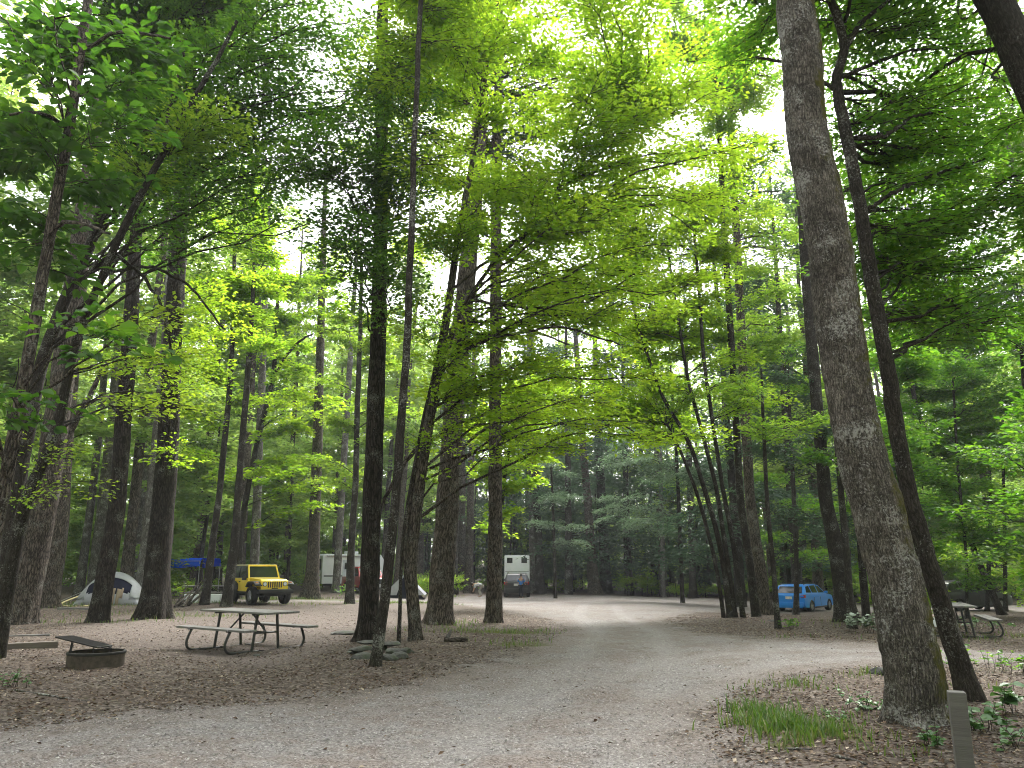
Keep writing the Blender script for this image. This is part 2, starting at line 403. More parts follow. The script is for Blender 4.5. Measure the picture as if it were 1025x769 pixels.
TREES = {}; COVER = 2.5; LEAVES = [0]
def tree(name, label, stems, Y=None, bark='bark_mid', leaf='leaf_mid', blobs=(), group=None, cat='tree', flare=(0.35, 0.6, 5), sides=16, limbs=(),
         rough=0.05, moss=None, step=0.35, seed=None, top=None, wf=0.88):
    """stems: [[(px, py, width_px), ...], ...] pixel traces of each stem at forward distance Y (the first point stands on the ground);
    limbs: the same, but hanging off a stem; blobs: (px, py, dY, rx_px, ry_px, r_depth_m, cover, leaf_m, {options})"""
    rng = np.random.default_rng(seed if seed is not None else abs(hash(name + label)) % 2 ** 31 if False else sum(map(ord, label)) * 7919 % 2 ** 31)
    g0 = G(stems[0][0][0], stems[0][0][1])
    if Y is None: Y = g0[1]
    wood = []; polys = []
    base = None
    for st in list(stems) + list(limbs):
        P, R = [], []
        for q in st:
            px, py, w = q[:3]; dy = q[3] if len(q) > 3 else 0.0
            p = at(px, py, Y + dy); P.append(p); R.append(0.5 * w * wf * m_per_px(p))
        is_stem = len(polys) < len(stems)
        if is_stem:
            z0 = float(zt(P[0][0], P[0][1]))
            P[0] = np.array([P[0][0], P[0][1], z0 - 0.12])
            if top:   # keep growing above the frame
                d = nrm(P[-1] - P[-2]); h = top - P[-1][2]
                if h > 0.5:
                    P.append(P[-1] + d * h * 0.5); R.append(R[-1] * 0.75); P.append(P[-1] + d * h * 0.5); R.append(R[-1] * 0.3)
        Q, r, s = resample(P, R, step if is_stem else step * 0.7)
        if not is_stem:
            Q[1:] += rng.normal(0, 0.012, (len(Q) - 1, 3)) * min(1, s[-1] / 3)
        else:
            Q[2:] += np.cumsum(rng.normal(0, 0.004, (len(Q) - 2, 3)), axis=0)
        if base is None: base = np.array([P[0][0], P[0][1], z0])
        wood.append(tube(Q, r, sides if is_stem else 8, rough if is_stem else 0.06, flare if is_stem else None, rng, moss if is_stem else ((0, 0, 1), 1.0, (0, 0, -0.5)) if moss else None))
        polys.append(Q)
    leaves, twigs = [], []
    for b in blobs:
        px, py, dY, rx, ry, rd, cover, lf = b[:8]; op = dict(b[8]) if len(b) > 8 else {}
        c = at(px, py, Y + dY); k = m_per_px(c)
        lpx = lf / k
        n = int(COVER * cover * PI * rx * ry / (0.2 * lpx * lpx)); LEAVES[0] += n
        si = op.pop('stem', None)
        if si is None:
            si = int(np.argmin([np.linalg.norm(poly_at(Q, c[2] - 1)[:2] - c[:2]) for Q in polys[:len(stems)]]))
        leaves.append(crown_blob(rng, polys[si], c, (rx * k * 1.12, rd * 1.1, ry * k * 1.12), n, lf, wood=wood, twigs=twigs, **op))
    root = empty(name, base, label, cat, group)
    for pc in wood + leaves + twigs: pc[0][:] -= base
    link('trunk', mk('trunk', wood, [M[bark]], smooth=True), root)
    if leaves: link('crown', mk('crown', leaves + twigs, [M[leaf], M['bark_twig']]), root)
    TREES[label] = (root, base, polys, Y)
    return root
# ---------------------------------------------------------------- ground, gravel road
def gpoly(pts):
    return np.array([G(x, y)[:2] if y > 575 else (x, y) for x, y in pts])

ROAD = gpoly([(-420, 1000), (-260, 775), (-100, 742), (0, 728), (120, 716), (250, 704), (380, 690), (450, 673), (505, 656), (545, 641), (563, 630), (549, 620),
              (512, 612.5), (472, 607), (440, 604), (300, 603.5), (190, 604), (190, 601), (300, 600), (440, 599), (480, 595.5), (600, 595.5), (700, 598.5), (760, 602.5), (880, 606), (1150, 606),
              (1150, 612), (880, 613), (800, 613), (690, 614), (668, 620), (676, 627), (700, 634), (800, 640), (880, 645), (1100, 655), (1500, 668),
              (1500, 688), (1100, 668), (1025, 664), (880, 667), (800, 677), (745, 692), (716, 715), (726, 742), (760, 772), (830, 860), (1050, 1400)])
ROAD = np.concatenate([ROAD, np.array([[2.6, -2.0], [2.8, -14.0], [-4.5, -14.0], [-4.2, -2.0], [-4.4, 2.0]])])
PAD = gpoly([(60, 634), (110, 620), (200, 611), (300, 606), (440, 604.5), (472, 607), (445, 613), (420, 630), (385, 633), (340, 642), (322, 662), (250, 672), (150, 654)])

def sdf(poly, X, Y):
    """signed distance to a polygon, negative inside"""
    P = np.stack([X.ravel(), Y.ravel()], 1); d = np.full(len(P), 1e9); ins = np.zeros(len(P), bool)
    n = len(poly)
    for i in range(n):
        a = poly[i]; b = poly[(i + 1) % n]; e = b - a
        w = P - a
        t = np.clip((w @ e) / (e @ e + 1e-12), 0, 1)
        q = w - t[:, None] * e
        d = np.minimum(d, (q * q).sum(1))
        c = ((a[1] <= P[:, 1]) & (b[1] > P[:, 1])) | ((b[1] <= P[:, 1]) & (a[1] > P[:, 1]))
        xi = a[0] + (P[:, 1] - a[1]) / (e[1] if abs(e[1]) > 1e-9 else 1e-9) * e[0]
        ins ^= c & (P[:, 0] < xi)
    d = np.sqrt(d); d[ins] *= -1
    return d.reshape(X.shape)

GRASS = [  # px, py, radius x, radius y (metres), strength
    (762, 716, 0.30, 0.42, 1.0), (778, 728, 0.34, 0.40, 1.0), (800, 735, 0.40, 0.34, 1.0), (786, 746, 0.28, 0.22, 0.9), (826, 735, 0.36, 0.30, 0.85), (848, 740, 0.36, 0.30, 0.6), (812, 716, 0.25, 0.3, 0.5), (750, 727, 0.2, 0.3, 0.7),
    (875, 752, 0.35, 0.2, 0.4), (895, 757, 0.3, 0.16, 0.4), (858, 722, 0.3, 0.3, 0.4), (920, 758, 0.25, 0.14, 0.4),
    (798, 686, 0.20, 0.25, 0.75), (768, 688, 0.22, 0.25, 0.5), (868, 676, 0.3, 0.3, 0.6), (830, 680, 0.7, 0.35, 0.3), (745, 694, 0.4, 0.3, 0.25), (820, 692, 0.3, 0.3, 0.4),
    (500, 634, 1.7, 1.3, 0.8), (525, 645, 0.9, 0.7, 0.7), (460, 626, 1.0, 1.6, 0.4), (430, 632, 1.0, 1.0, 0.3),
    (320, 600.5, 6.5, 1.6, 0.9), (240, 604, 4, 1.2, 0.5), (420, 603, 3, 1.5, 0.6), (180, 617, 3, 1.0, 0.5), (100, 624, 2.6, 0.7, 0.45), (70, 606, 3.5, 2.5, 0.5),
    (470, 599, 3, 3, 0.4), (650, 592, 12, 3, 0.6), (760, 594, 9, 3, 0.5), (760, 640, 1.6, 0.5, 0.25), (900, 626, 3, 1.2, 0.4), (1000, 640, 3, 1.0, 0.4), (940, 690, 0.8, 0.5, 0.25)]
GW = [(G(x, y)[:2], rx, ry, s) for x, y, rx, ry, s in GRASS]

def grass_amount(X, Y):
    g = np.zeros_like(X)
    for c, rx, ry, s in GW:
        g = np.maximum(g, s * (1 - sstep(0.35, 1.25, np.sqrt(((X - c[0]) / rx) ** 2 + ((Y - c[1]) / ry) ** 2))))
    return g

CENTRE = np.concatenate([gpoly([(430, 1300), (470, 900), (530, 760), (585, 700), (625, 660), (628, 635), (600, 615), (600, 604), (700, 604)])])
BRANCH = np.concatenate([gpoly([(470, 900), (560, 735), (640, 690), (720, 662), (820, 653), (960, 655), (1150, 662)])])
def line_dist(poly, X, Y):
    P = np.stack([X.ravel(), Y.ravel()], 1); d = np.full(len(P), 1e9)
    for a, b in zip(poly[:-1], poly[1:]):
        e = b - a; w = P - a; t = np.clip((w @ e) / (e @ e + 1e-12), 0, 1); q = w - t[:, None] * e; d = np.minimum(d, (q * q).sum(1))
    return np.sqrt(d).reshape(X.shape)

def ground_mat():
    m, nt, out, N = mat('forest_ground'); L = nt.links.new
    tc = N('ShaderNodeTexCoord'); ob = tc.outputs['Object']
    def noise(sc, det=4.0, ro=0.6): 
        n = N('ShaderNodeTexNoise', i_Scale=sc, i_Detail=det, i_Roughness=ro); L(ob, n.inputs['Vector']); return n.outputs['Fac']
    def mix(f, a, b):
        x = N('ShaderNodeMix', data_type='RGBA')
        if isinstance(f, float): x.inputs[0].default_value = f
        else: L(f, x.inputs[0])
        for s, i in ((a, 6), (b, 7)):
            if isinstance(s, tuple): x.inputs[i].default_value = (*s, 1)
            else: L(s, x.inputs[i])
        return x.outputs[2]
    def math_(op, a, b, c=None):
        x = N('ShaderNodeMath', operation=op)
        for k, s in enumerate((a, b, c)):
            if s is None: continue
            if isinstance(s, (int, float)): x.inputs[k].default_value = s
            else: L(s, x.inputs[k])
        return x.outputs[0]
    def rmp(f, st): r = ramp(N, st); L(f, r.inputs[0]); return r.outputs[0]
    at1 = lambda n: N('ShaderNodeAttribute', attribute_name=n).outputs['Fac']
    # gravel: single stones, patches of finer and browner stuff
    v1 = N('ShaderNodeTexVoronoi', i_Scale=48.0); L(ob, v1.inputs['Vector'])
    v2 = N('ShaderNodeTexVoronoi', i_Scale=85.0); L(ob, v2.inputs['Vector'])
    sv = N('ShaderNodeSeparateColor'); L(v1.outputs['Color'], sv.inputs[0])
    sv2 = N('ShaderNodeSeparateColor'); L(v2.outputs['Color'], sv2.inputs[0])
    sp = math_('MULTIPLY_ADD', sv.outputs[0], 0.55, math_('MULTIPLY', sv2.outputs[0], 0.45))
    big = noise(0.55, 6.0, 0.65); med = noise(3.2, 5.0, 0.7); fine = noise(26.0, 4.0, 0.75)
    gcol = rmp(sp, [(0.10, (0.095, 0.086, 0.082)), (0.5, (0.190, 0.177, 0.171)), (0.85, (0.285, 0.269, 0.262)), (0.99, (0.46, 0.435, 0.425))])
    pink = rmp(math_('MULTIPLY_ADD', med, 0.5, math_('MULTIPLY', big, 0.5)), [(0.43, (0, 0, 0)), (0.57, (1, 1, 1))])
    bcol = rmp(sp, [(0.1, (0.082, 0.062, 0.053)), (0.5, (0.158, 0.132, 0.118)), (0.95, (0.255, 0.222, 0.203))])
    gcol = mix(math_('MULTIPLY', pink, 0.9), gcol, bcol)
    # two packed wheel tracks, dirt drifted along the middle and the edges, a few damp dark patches
    tr = rmp(math_('ADD', at1('track'), math_('MULTIPLY', math_('SUBTRACT', med, 0.5), 0.9)), [(0.35, (0, 0, 0)), (0.8, (1, 1, 1))])
    gcol = mix(math_('MULTIPLY', tr, 0.55), gcol, rmp(sp, [(0.1, (0.15, 0.138, 0.131)), (0.6, (0.235, 0.220, 0.213)), (0.95, (0.36, 0.34, 0.328))]))
    dr = rmp(math_('ADD', at1('drift'), math_('MULTIPLY', math_('SUBTRACT', big, 0.5), 1.4)), [(0.40, (0, 0, 0)), (0.95, (1, 1, 1))])
    gcol = mix(math_('MULTIPLY', dr, 0.7), gcol, bcol)
    damp = rmp(noise(0.42, 5.0, 0.7), [(0.62, (0, 0, 0)), (0.70, (1, 1, 1))])
    gcol = mix(math_('MULTIPLY', damp, 0.45), gcol, rmp(sp, [(0.1, (0.050, 0.045, 0.042)), (0.6, (0.105, 0.098, 0.094)), (0.95, (0.19, 0.18, 0.175))]))
    # litter: brown crumbs, needles, pale flecks
    lv = N('ShaderNodeTexVoronoi', i_Scale=26.0); L(ob, lv.inputs['Vector'])
    sl = N('ShaderNodeSeparateColor'); L(lv.outputs['Color'], sl.inputs[0])
    lf = math_('MULTIPLY_ADD', sl.outputs[0], 0.5, math_('MULTIPLY', fine, 0.5))
    lcol = rmp(lf, [(0.16, (0.026, 0.020, 0.016)), (0.42, (0.068, 0.054, 0.044)), (0.62, (0.132, 0.108, 0.091)), (0.82, (0.275, 0.235, 0.205))])
    lred = rmp(lf, [(0.16, (0.026, 0.018, 0.014)), (0.5, (0.088, 0.066, 0.053)), (0.85, (0.185, 0.145, 0.12))])
    lcol = mix(rmp(noise(0.8, 5.0, 0.7), [(0.42, (0, 0, 0)), (0.62, (1, 1, 1))]), lcol, lred)
    # trodden camp pad: half way between the two
    pcol = rmp(math_('MULTIPLY_ADD', sp, 0.5, math_('MULTIPLY', fine, 0.5)), [(0.2, (0.040, 0.032, 0.028)), (0.5, (0.108, 0.088, 0.077)), (0.8, (0.25, 0.212, 0.192))])
    wob = math_('MULTIPLY_ADD', math_('SUBTRACT', noise(1.6, 6.0, 0.72), 0.5), 2.0, math_('MULTIPLY', math_('SUBTRACT', fine, 0.5), 0.9))
    gf = rmp(math_('ADD', at1('gravel'), wob), [(0.30, (0, 0, 0)), (0.72, (1, 1, 1))])
    pf = rmp(math_('ADD', at1('pad'), wob), [(0.25, (0, 0, 0)), (0.85, (0.85, 0.85, 0.85))])
    col = mix(gf, mix(pf, lcol, pcol), gcol)
    # moss and short grass tint
    gr = rmp(math_('ADD', at1('grass'), math_('MULTIPLY', math_('SUBTRACT', med, 0.5), 1.1)), [(0.35, (0, 0, 0)), (0.75, (0.8, 0.8, 0.8))])
    grc = rmp(fine, [(0.3, (0.045, 0.052, 0.014)), (0.7, (0.105, 0.115, 0.032))])
    col = mix(gr, col, grc)
    b = N('ShaderNodeBsdfPrincipled', i_Roughness=0.95); b.inputs['Specular IOR Level'].default_value = 0.15
    L(col, b.inputs['Base Color'])
    hg = math_('MULTIPLY_ADD', sp, 0.6, math_('MULTIPLY', fine, 0.6))
    bp = N('ShaderNodeBump', i_Strength=0.55, i_Distance=0.025); L(hg, bp.inputs['Height']); L(bp.outputs[0], b.inputs['Normal'])
    L(b.outputs[0], out.inputs[0])
    return m
M['ground'] = ground_mat()

xs = np.concatenate([-np.geomspace(420, 41, 16), np.arange(-40, 40.01, 0.22), np.geomspace(41, 420, 16)])
ys = np.concatenate([-np.geomspace(300, 13, 14), np.arange(-12, 5, 0.6), np.arange(5, 30, 0.16), np.arange(30, 90, 0.5), np.geomspace(91, 420, 16)])
X, Y = np.meshgrid(xs, ys)
Zg = zt(X, Y)
sd_r = sdf(ROAD, X, Y); sd_p = sdf(PAD, X, Y)
fine_rng = np.random.default_rng(3)
ruts = 0.012 * fine_rng.normal(0, 1, X.shape) * (np.abs(X) < 40) * (Y > 4) * (Y < 40)
Zg = Zg + ruts + 0.02 * sstep(0.0, 1.2, sd_r) * (Y > 4) * (Y < 60)
grav = np.clip(0.5 - sd_r / 2.2, 0, 1); pad = np.clip(0.5 - sd_p / 2.0, 0, 1)
ga = grass_amount(X, Y)
lc = np.minimum(np.abs(line_dist(CENTRE, X, Y) - 0.85), np.abs(line_dist(BRANCH, X, Y) - 0.85))
track = np.exp(-(lc / 0.34) ** 2)
drift = np.maximum(np.exp(-(line_dist(CENTRE, X, Y) / 0.4) ** 2) * 0.6, np.exp(-((sd_r + 0.5) / 0.7) ** 2) * 0.8)
Zg = Zg - 0.018 * track * (sd_r < 0.3)
nx, ny = len(xs), len(ys)
ii = np.arange(nx * ny).reshape(ny, nx)
Fq = np.stack([ii[:-1, :-1], ii[:-1, 1:], ii[1:, 1:], ii[1:, :-1]], -1).reshape(-1, 4)
Vg = np.stack([X, Y, Zg], -1).reshape(-1, 3)
attrs = {'gravel': grav.ravel(), 'pad': pad.ravel(), 'grass': ga.ravel(), 'track': track.ravel(), 'drift': drift.ravel()}
g_o = link('ground', mk('ground', [(Vg, Fq, 0, attrs)], [M['ground']], smooth=True)); tag(g_o, kind='structure')

def grid_part(name, sel, lift):
    keep = sel.ravel()[Fq].all(1)
    used = np.unique(Fq[keep]); remap = np.full(nx * ny, -1); remap[used] = np.arange(len(used))
    V = Vg[used].copy(); V[:, 2] += lift
    o = link(name, mk(name, [(V, remap[Fq[keep]], 0, {k: v[used] for k, v in attrs.items()})], [M['ground']], smooth=True))
    return tag(o, kind='structure')
grid_part('gravel_road', sd_r < 0.1, 0.004)
grid_part('camp_pad', (sd_p < 0.1) & (sd_r > 0.1), 0.004)

def ground_z(x, y):
    """height of the built ground sheet, for things lying on it"""
    return zt(x, y) + 0.02 * sstep(0.0, 1.2, sdf(ROAD, np.asarray(x, float), np.asarray(y, float)))

# ---------------------------------------------------------------- loose stuff on the ground
def scatter(n, y0, y1, xf=0.72, power=1.0, rng=RNG):
    """random ground points inside the view wedge, denser near the camera"""
    y = y0 * (y1 / y0) ** (rng.random(n) ** power)
    x = (rng.random(n) * 2 - 1) * xf * (y + 1.5)
    return x, y

def litter_mat():
    m, nt, out, N = mat('dry_leaves'); L = nt.links.new
    a = N('ShaderNodeAttribute', attribute_name='var')
    r = ramp(N, [(0.0, (0.030, 0.018, 0.012)), (0.35, (0.075, 0.045, 0.028)), (0.62, (0.14, 0.095, 0.062)), (0.85, (0.24, 0.18, 0.125)), (1.0, (0.42, 0.35, 0.27))])
    L(a.outputs['Fac'], r.inputs[0]); b = N('ShaderNodeBsdfPrincipled', i_Roughness=0.8); b.inputs['Specular IOR Level'].default_value = 0.25
    L(r.outputs[0], b.inputs['Base Color']); L(b.outputs[0], out.inputs[0]); return m
M['litter'] = litter_mat()

def lay_leaves(name, x, y, size, var, tiltv=0.35):
    n = len(x); z = ground_z(x, y) + 0.012
    ang = RNG.random(n) * 2 * PI
    A = np.stack([np.cos(ang), np.sin(ang), RNG.normal(0, tiltv * 0.6, n)], 1)
    Nn = np.stack([RNG.normal(0, tiltv, n), RNG.normal(0, tiltv, n), np.ones(n)], 1)
    pc = leaf_piece(np.stack([x, y, z], 1), A, Nn, size, var, wide=0.6, fold=0.14)
    o = link(name, mk(name, [pc], [M['litter']])); tag(o, kind='stuff'); return o

x, y = scatter(150000, 6.3, 36, power=0.9)
sr = sdf(ROAD, x, y); sp_ = sdf(PAD, x, y)
clump = 0.5 + 0.5 * np.sin(x * 1.7 + np.sin(y * 1.3) * 2) * np.sin(y * 1.1 + x * 0.6)
pr = np.where(sr < -0.2, 0.015 + 0.05 * np.exp(sr / 0.6), 0.75) * np.where(sp_ < 0, 0.7, 1) * (0.35 + 0.65 * clump)
island = ((sdf(ROAD, x, y) > 0) & (x > 2) & (y > 20))
pr = np.where(island, pr * 1.5, pr)
k = RNG.random(len(x)) < pr; x, y = x[k], y[k]
lay_leaves('leaf_litter', x, y, 0.022 + 0.045 * RNG.random(len(x)) ** 1.6, np.clip(RNG.normal(0.42, 0.20, len(x)) + 0.32 * (RNG.random(len(x)) < 0.20), 0, 1))

# loose gravel near the camera
def pebbles():
    x, y = scatter(42000, 6.2, 16, power=1.0)
    sr = sdf(ROAD, x, y)
    k = RNG.random(len(x)) < np.clip(0.55 - sr / 0.8, 0.03, 0.95); x, y = x[k], y[k]
    n = len(x)
    oc = np.array([[1, 0, 0], [0, 1, 0], [-1, 0, 0], [0, -1, 0], [0, 0, 0.8], [0, 0, -0.5]], float)
    of = np.array([[0, 1, 4], [1, 2, 4], [2, 3, 4], [3, 0, 4]])
    r = 0.005 + 0.011 * RNG.random(n) ** 2.2
    a = RNG.random(n) * 6.28
    V = oc[None] * (0.6 + 0.7 * RNG.random((n, 6, 1))) * r[:, None, None] * np.array([1.2, 0.9, 0.8])
    ca, sa = np.cos(a)[:, None], np.sin(a)[:, None]
    V = np.stack([V[..., 0] * ca - V[..., 1] * sa, V[..., 0] * sa + V[..., 1] * ca, V[..., 2]], -1)
    z = ground_z(x, y) + 0.005
    V += np.stack([x, y, z], 1)[:, None]
    Fc = (np.arange(n) * 6)[:, None, None] + of[None]
    m, nt, out, N = mat('loose_gravel')
    at_ = N('ShaderNodeAttribute', attribute_name='var')
    rr = ramp(N, [(0.0, (0.09, 0.085, 0.082)), (0.5, (0.24, 0.22, 0.21)), (1.0, (0.52, 0.49, 0.47))])
    nt.links.new(at_.outputs['Fac'], rr.inputs[0]); b = N('ShaderNodeBsdfPrincipled', i_Roughness=0.9); nt.links.new(rr.outputs[0], b.inputs['Base Color']); nt.links.new(b.outputs[0], out.inputs[0])
    o = link('gravel', mk('gravel', [(V.reshape(-1, 3), Fc.reshape(-1, 3), 0, {'var': np.repeat(np.clip(RNG.normal(0.45, 0.22, n), 0, 1), 6)})], [m]))
    tag(o, kind='stuff')
pebbles()

# grass blades
M['grass'] = leaf_mat('grass_blades', [(0.035, 0.085, 0.012), (0.065, 0.125, 0.018), (0.15, 0.155, 0.05)], [(0.08, 0.2, 0.01), (0.14, 0.28, 0.02), (0.2, 0.24, 0.05)], 0.35, 0.04)
def grass():
    xs_, ys_, hs, vs = [], [], [], []
    for (c, rx, ry, s) in GW:
        near = c[1] < 16
        n = int((2900 if near else 700) * rx * ry * s ** 1.6) if near else int(min(6000, 420 * rx * ry * s))
        q = RNG.normal(0, 0.5, (n, 2))
        x = c[0] + q[:, 0] * rx * 1.25; y = c[1] + q[:, 1] * ry * 1.25
        cl = np.sin(x * 9 + c[0]) * np.sin(y * 8 + 1.3 * c[1]) + RNG.normal(0, 0.5, n)
        k = cl > (-0.4 if s > 0.9 else 0.1); x, y = x[k], y[k]
        k = sdf(ROAD, x, y) > -0.35; x, y = x[k], y[k]
        xs_.append(x); ys_.append(y); hs.append((0.18 * (0.35 + 0.65 * s) if near else 0.15) * (0.4 + 0.8 * RNG.random(len(x)))); vs.append(np.clip(RNG.normal(0.45 if s > 0.9 else 0.7, 0.27, len(x)), 0, 1))
    x = np.concatenate(xs_); y = np.concatenate(ys_); h = np.concatenate(hs); v = np.concatenate(vs); n = len(x)
    a = RNG.random(n) * 6.28; w = 0.0035 + 0.004 * RNG.random(n) + 0.0002 * y; lean = 0.25 + 0.6 * RNG.random(n)
    d = np.stack([np.cos(a), np.sin(a)], 1); sd = np.stack([-np.sin(a), np.cos(a)], 1)
    z = ground_z(x, y) - 0.01
    P0 = np.stack([x, y, z], 1)
    def off(f, u, hh, ww): 
        p = P0.copy(); p[:, :2] += d * (f * h * lean)[:, None] + sd * (ww * w)[:, None]; p[:, 2] += h * hh; return p
    V = np.stack([off(0, 0, 0, -1), off(0, 0, 0, 1), off(0.35, 0, 0.6, 0.75), off(0.35, 0, 0.6, -0.75), off(1.0, 0, 0.95, 0)], 1)
    b = (np.arange(n) * 5)[:, None]
    Ft = np.concatenate([b + np.array([[0, 1, 2]]), b + np.array([[0, 2, 3]]), b + np.array([[3, 2, 4]])])
    o = link('grass', mk('grass', [(V.reshape(-1, 3), Ft, 0, {'var': np.repeat(v, 5)})], [M['grass']])); tag(o, kind='stuff')
grass()
# ---------------------------------------------------------------- the trees one can tell apart
MG = ((0.80, -0.35, 0), 0.45, (0.72, 0.10, -0.10))     # moss side of the leaning foreground tree
# right foreground
tree('maple_tree', 'thick grey mottled leaning trunk with a moss streak, beside the wooden post',
     [[(919, 724, 54), (916, 700, 53), (913, 675, 54), (905, 630, 53), (895, 581, 50.5), (868, 480, 47), (851, 400, 43.5), (838, 330, 43), (828, 250, 42), (811, 170, 40), (800, 60, 39), (795, 0, 36), (788, -90, 33)]],
     bark='bark_grey', leaf='leaf_right', flare=(0.20, 0.75, 6), sides=90, step=0.05, rough=0.035, moss=MG, top=17, wf=1.0,
     blobs=[(900, -120, 1.0, 190, 90, 2.5, 1.2, 0.12), (740, -40, 2, 110, 70, 1.8, 0.9, 0.12)])
tree('maple_tree', 'slender dark trunk with a broken dead limb, behind the thick mossy leaning one',
     [[(972, 702, 26), (966, 675, 21), (952, 625, 19.5), (938, 580, 18), (910, 480, 16), (891, 400, 15), (881, 330, 14), (868, 250, 13), (858, 190, 12), (847, 130, 11), (838, 75, 10), (848, 45, 8.5), (842, 15, 8), (832, -10, 7.5), (822, -80, 6)]],
     bark='bark_slim', leaf='leaf_right', flare=(0.16, 0.7, 5), sides=40, step=0.08, rough=0.05, moss=((0.6, -0.5, 0), 0.35, (0.2, 0.35, -0.06)), top=13, wf=1.0,
     limbs=[[(839, 92, 4.5), (815, 76, 4), (790, 63, 3.4), (756, 57, 2.6)], [(848, 45, 6), (862, 22, 5), (885, 5, 4), (905, -15, 3)],
            [(857, 138, 5), (886, 137, 4), (912, 117, 3, 0.4), (945, 112, 2, 0.8)], [(868, 210, 5), (892, 194, 4), (930, 176, 3, .5), (985, 160, 2, 1)], [(846, 22, 4), (856, -20, 3), (862, -60, 2)]],
     blobs=[(950, 250, 1.8, 95, 80, 1.6, 0.8, 0.105), (985, 330, 2.4, 75, 70, 1.5, 0.8, 0.105), (915, 90, 1.5, 90, 70, 1.5, 0.65, 0.10), (760, 20, 1.5, 110, 35, 1.2, 0.7, 0.10), (900, 180, 2.4, 70, 50, 1.5, 0.55, 0.105), (990, 120, 2.6, 60, 50, 1.8, 0.8, 0.11), (960, 190, 3.0, 80, 45, 2, 0.8, 0.115), (910, 260, 3, 50, 50, 1.6, 0.6, 0.11), (900, 60, 3, 60, 50, 1.8, 0.6, 0.11)])
tree('oak_tree', 'heavy dark trunk leaning in across the top right corner',
     [[(1330, 708, 66), (1180, 400, 50), (1085, 190, 43), (1040, 95, 39), (995, 0, 36), (955, -85, 33)]], bark='bark_slim', leaf='leaf_right', flare=(0.3, 0.5, 5), sides=24, top=14,
     limbs=[[(1034, 60, 7), (1000, 45, 6, .5), (965, 52, 5, .8), (930, 75, 4, 1.2), (898, 106, 3, 1.6), (878, 135, 2, 2)]],
     blobs=[(1000, 190, 2.5, 80, 60, 1.6, 0.9, 0.11), (900, 20, 2.5, 120, 50, 1.5, 0.7, 0.11), (1010, 60, 3, 70, 60, 1.5, 0.7, 0.11)])
tree('beech_tree', 'leaning dark stem with layered leaves at the right edge, behind the shaded picnic table',
     [[(1004, 616, 9), (996, 600, 7), (970, 540, 6.5), (950, 497, 6), (938, 470, 5), (915, 400, 4.5), (905, 330, 4)]], bark='bark_slim', leaf='leaf_right', sides=12, top=13,
     blobs=[(960, 430, 0, 90, 70, 2.4, 1.3, 0.15), (930, 340, 1, 80, 60, 2.4, 1.1, 0.15), (1000, 350, 0, 70, 80, 2.4, 1.2, 0.15), (1000, 500, -2, 70, 40, 2.0, 0.9, 0.14), (900, 470, 2, 60, 60, 2.2, 0.8, 0.15), (985, 260, 2, 90, 70, 2.6, 1.2, 0.15), (930, 200, 3, 80, 70, 2.6, 0.9, 0.15), (900, 120, 3, 60, 70, 2.4, 0.6, 0.15), (985, 130, 3, 70, 60, 2.4, 0.8, 0.15)])
tree('beech_tree', 'pair of thin upright stems at the right edge of the woods',
     [[(988, 612, 5), (990, 560, 4.5), (992, 510, 4), (990, 430, 3.5)], [(1006, 612, 4.5), (1006, 560, 4), (1005, 500, 3.5), (1003, 420, 3)]], bark='bark_slim', leaf='leaf_mid', sides=10, top=8,
     blobs=[(1000, 440, 0, 50, 60, 2, 0.9, 0.17), (980, 540, 1, 45, 35, 2, 0.7, 0.16)])
for px_, py_, Y_, lab_ in ((905, 612, 27, 'young leafy tree filling the gap right of the mossy leaning trunk'), (1035, 640, 19, 'young leafy tree cut by the right edge behind the shaded picnic table'), (965, 606, 33, 'bushy young tree behind the shaded picnic table')):
    k_ = 22.0 / Y_
    tree('sapling', lab_, [[(px_, py_, 6 * k_), (px_ + 3, 560, 5 * k_), (px_ - 4, 480, 4.5 * k_), (px_ - 10, 380, 3.5 * k_)]], Y=Y_, bark='bark_slim', leaf='leaf_right', sides=10, top=9,
         blobs=[(px_ - 5, 520, 0, 55, 30, 2.2, 0.8, 0.15), (px_ + 15, 560, 0, 50, 22, 2.0, 0.7, 0.15, dict(bias=0.05)), (px_ - 20, 450, 0, 60, 40, 2.4, 0.8, 0.16, dict(bias=-0.1)), (px_, 380, 0, 60, 40, 2.4, 0.8, 0.16, dict(bias=-0.1))])
# right middle clump
tree('hornbeam_tree', 'clump of thin dark stems fanning to the left beside the gravel fork',
     [[(731, 619, 9), (724, 560, 8), (715, 520, 7), (703, 480, 6), (690, 440, 5.5), (662, 395, 4.5), (640, 330, 3.8), (628, 280, 3)],
      [(736, 617, 8), (728, 560, 7), (718, 490, 6), (702, 430, 5), (688, 380, 4.5), (674, 290, 3.8), (666, 230, 3)],
      [(744, 616, 8), (735, 550, 7), (722, 480, 6), (713, 420, 5.5), (704, 360, 5), (700, 300, 4.5), (694, 220, 3.5)],
      [(725, 620, 6), (716, 560, 5.5), (700, 500, 5), (683, 455, 4), (668, 425, 3.5)]],
     bark='bark_slim', leaf='leaf_bright', sides=12, flare=(0.10, 0.4, 3), wf=0.72, moss=((0, 0, 1), 1.2, (0, 0.3, 0.0)), top=None,
     blobs=[(640, 310, 1, 75, 45, 2.2, 1.1, 0.15, dict(bias=0.0)), (600, 405, 1, 75, 35, 2.2, 1.0, 0.15, dict(bias=-0.1)), (680, 350, 2, 70, 60, 2.2, 0.9, 0.15, dict(bias=-0.1)),
            (690, 240, 0, 70, 60, 2.4, 0.9, 0.15), (640, 210, 0, 70, 50, 2.2, 0.9, 0.15), (665, 420, 1.5, 60, 35, 1.8, 0.8, 0.14, dict(bias=-0.2)), (735, 420, 2, 50, 50, 1.8, 0.5, 0.14, dict(bias=-0.2))])
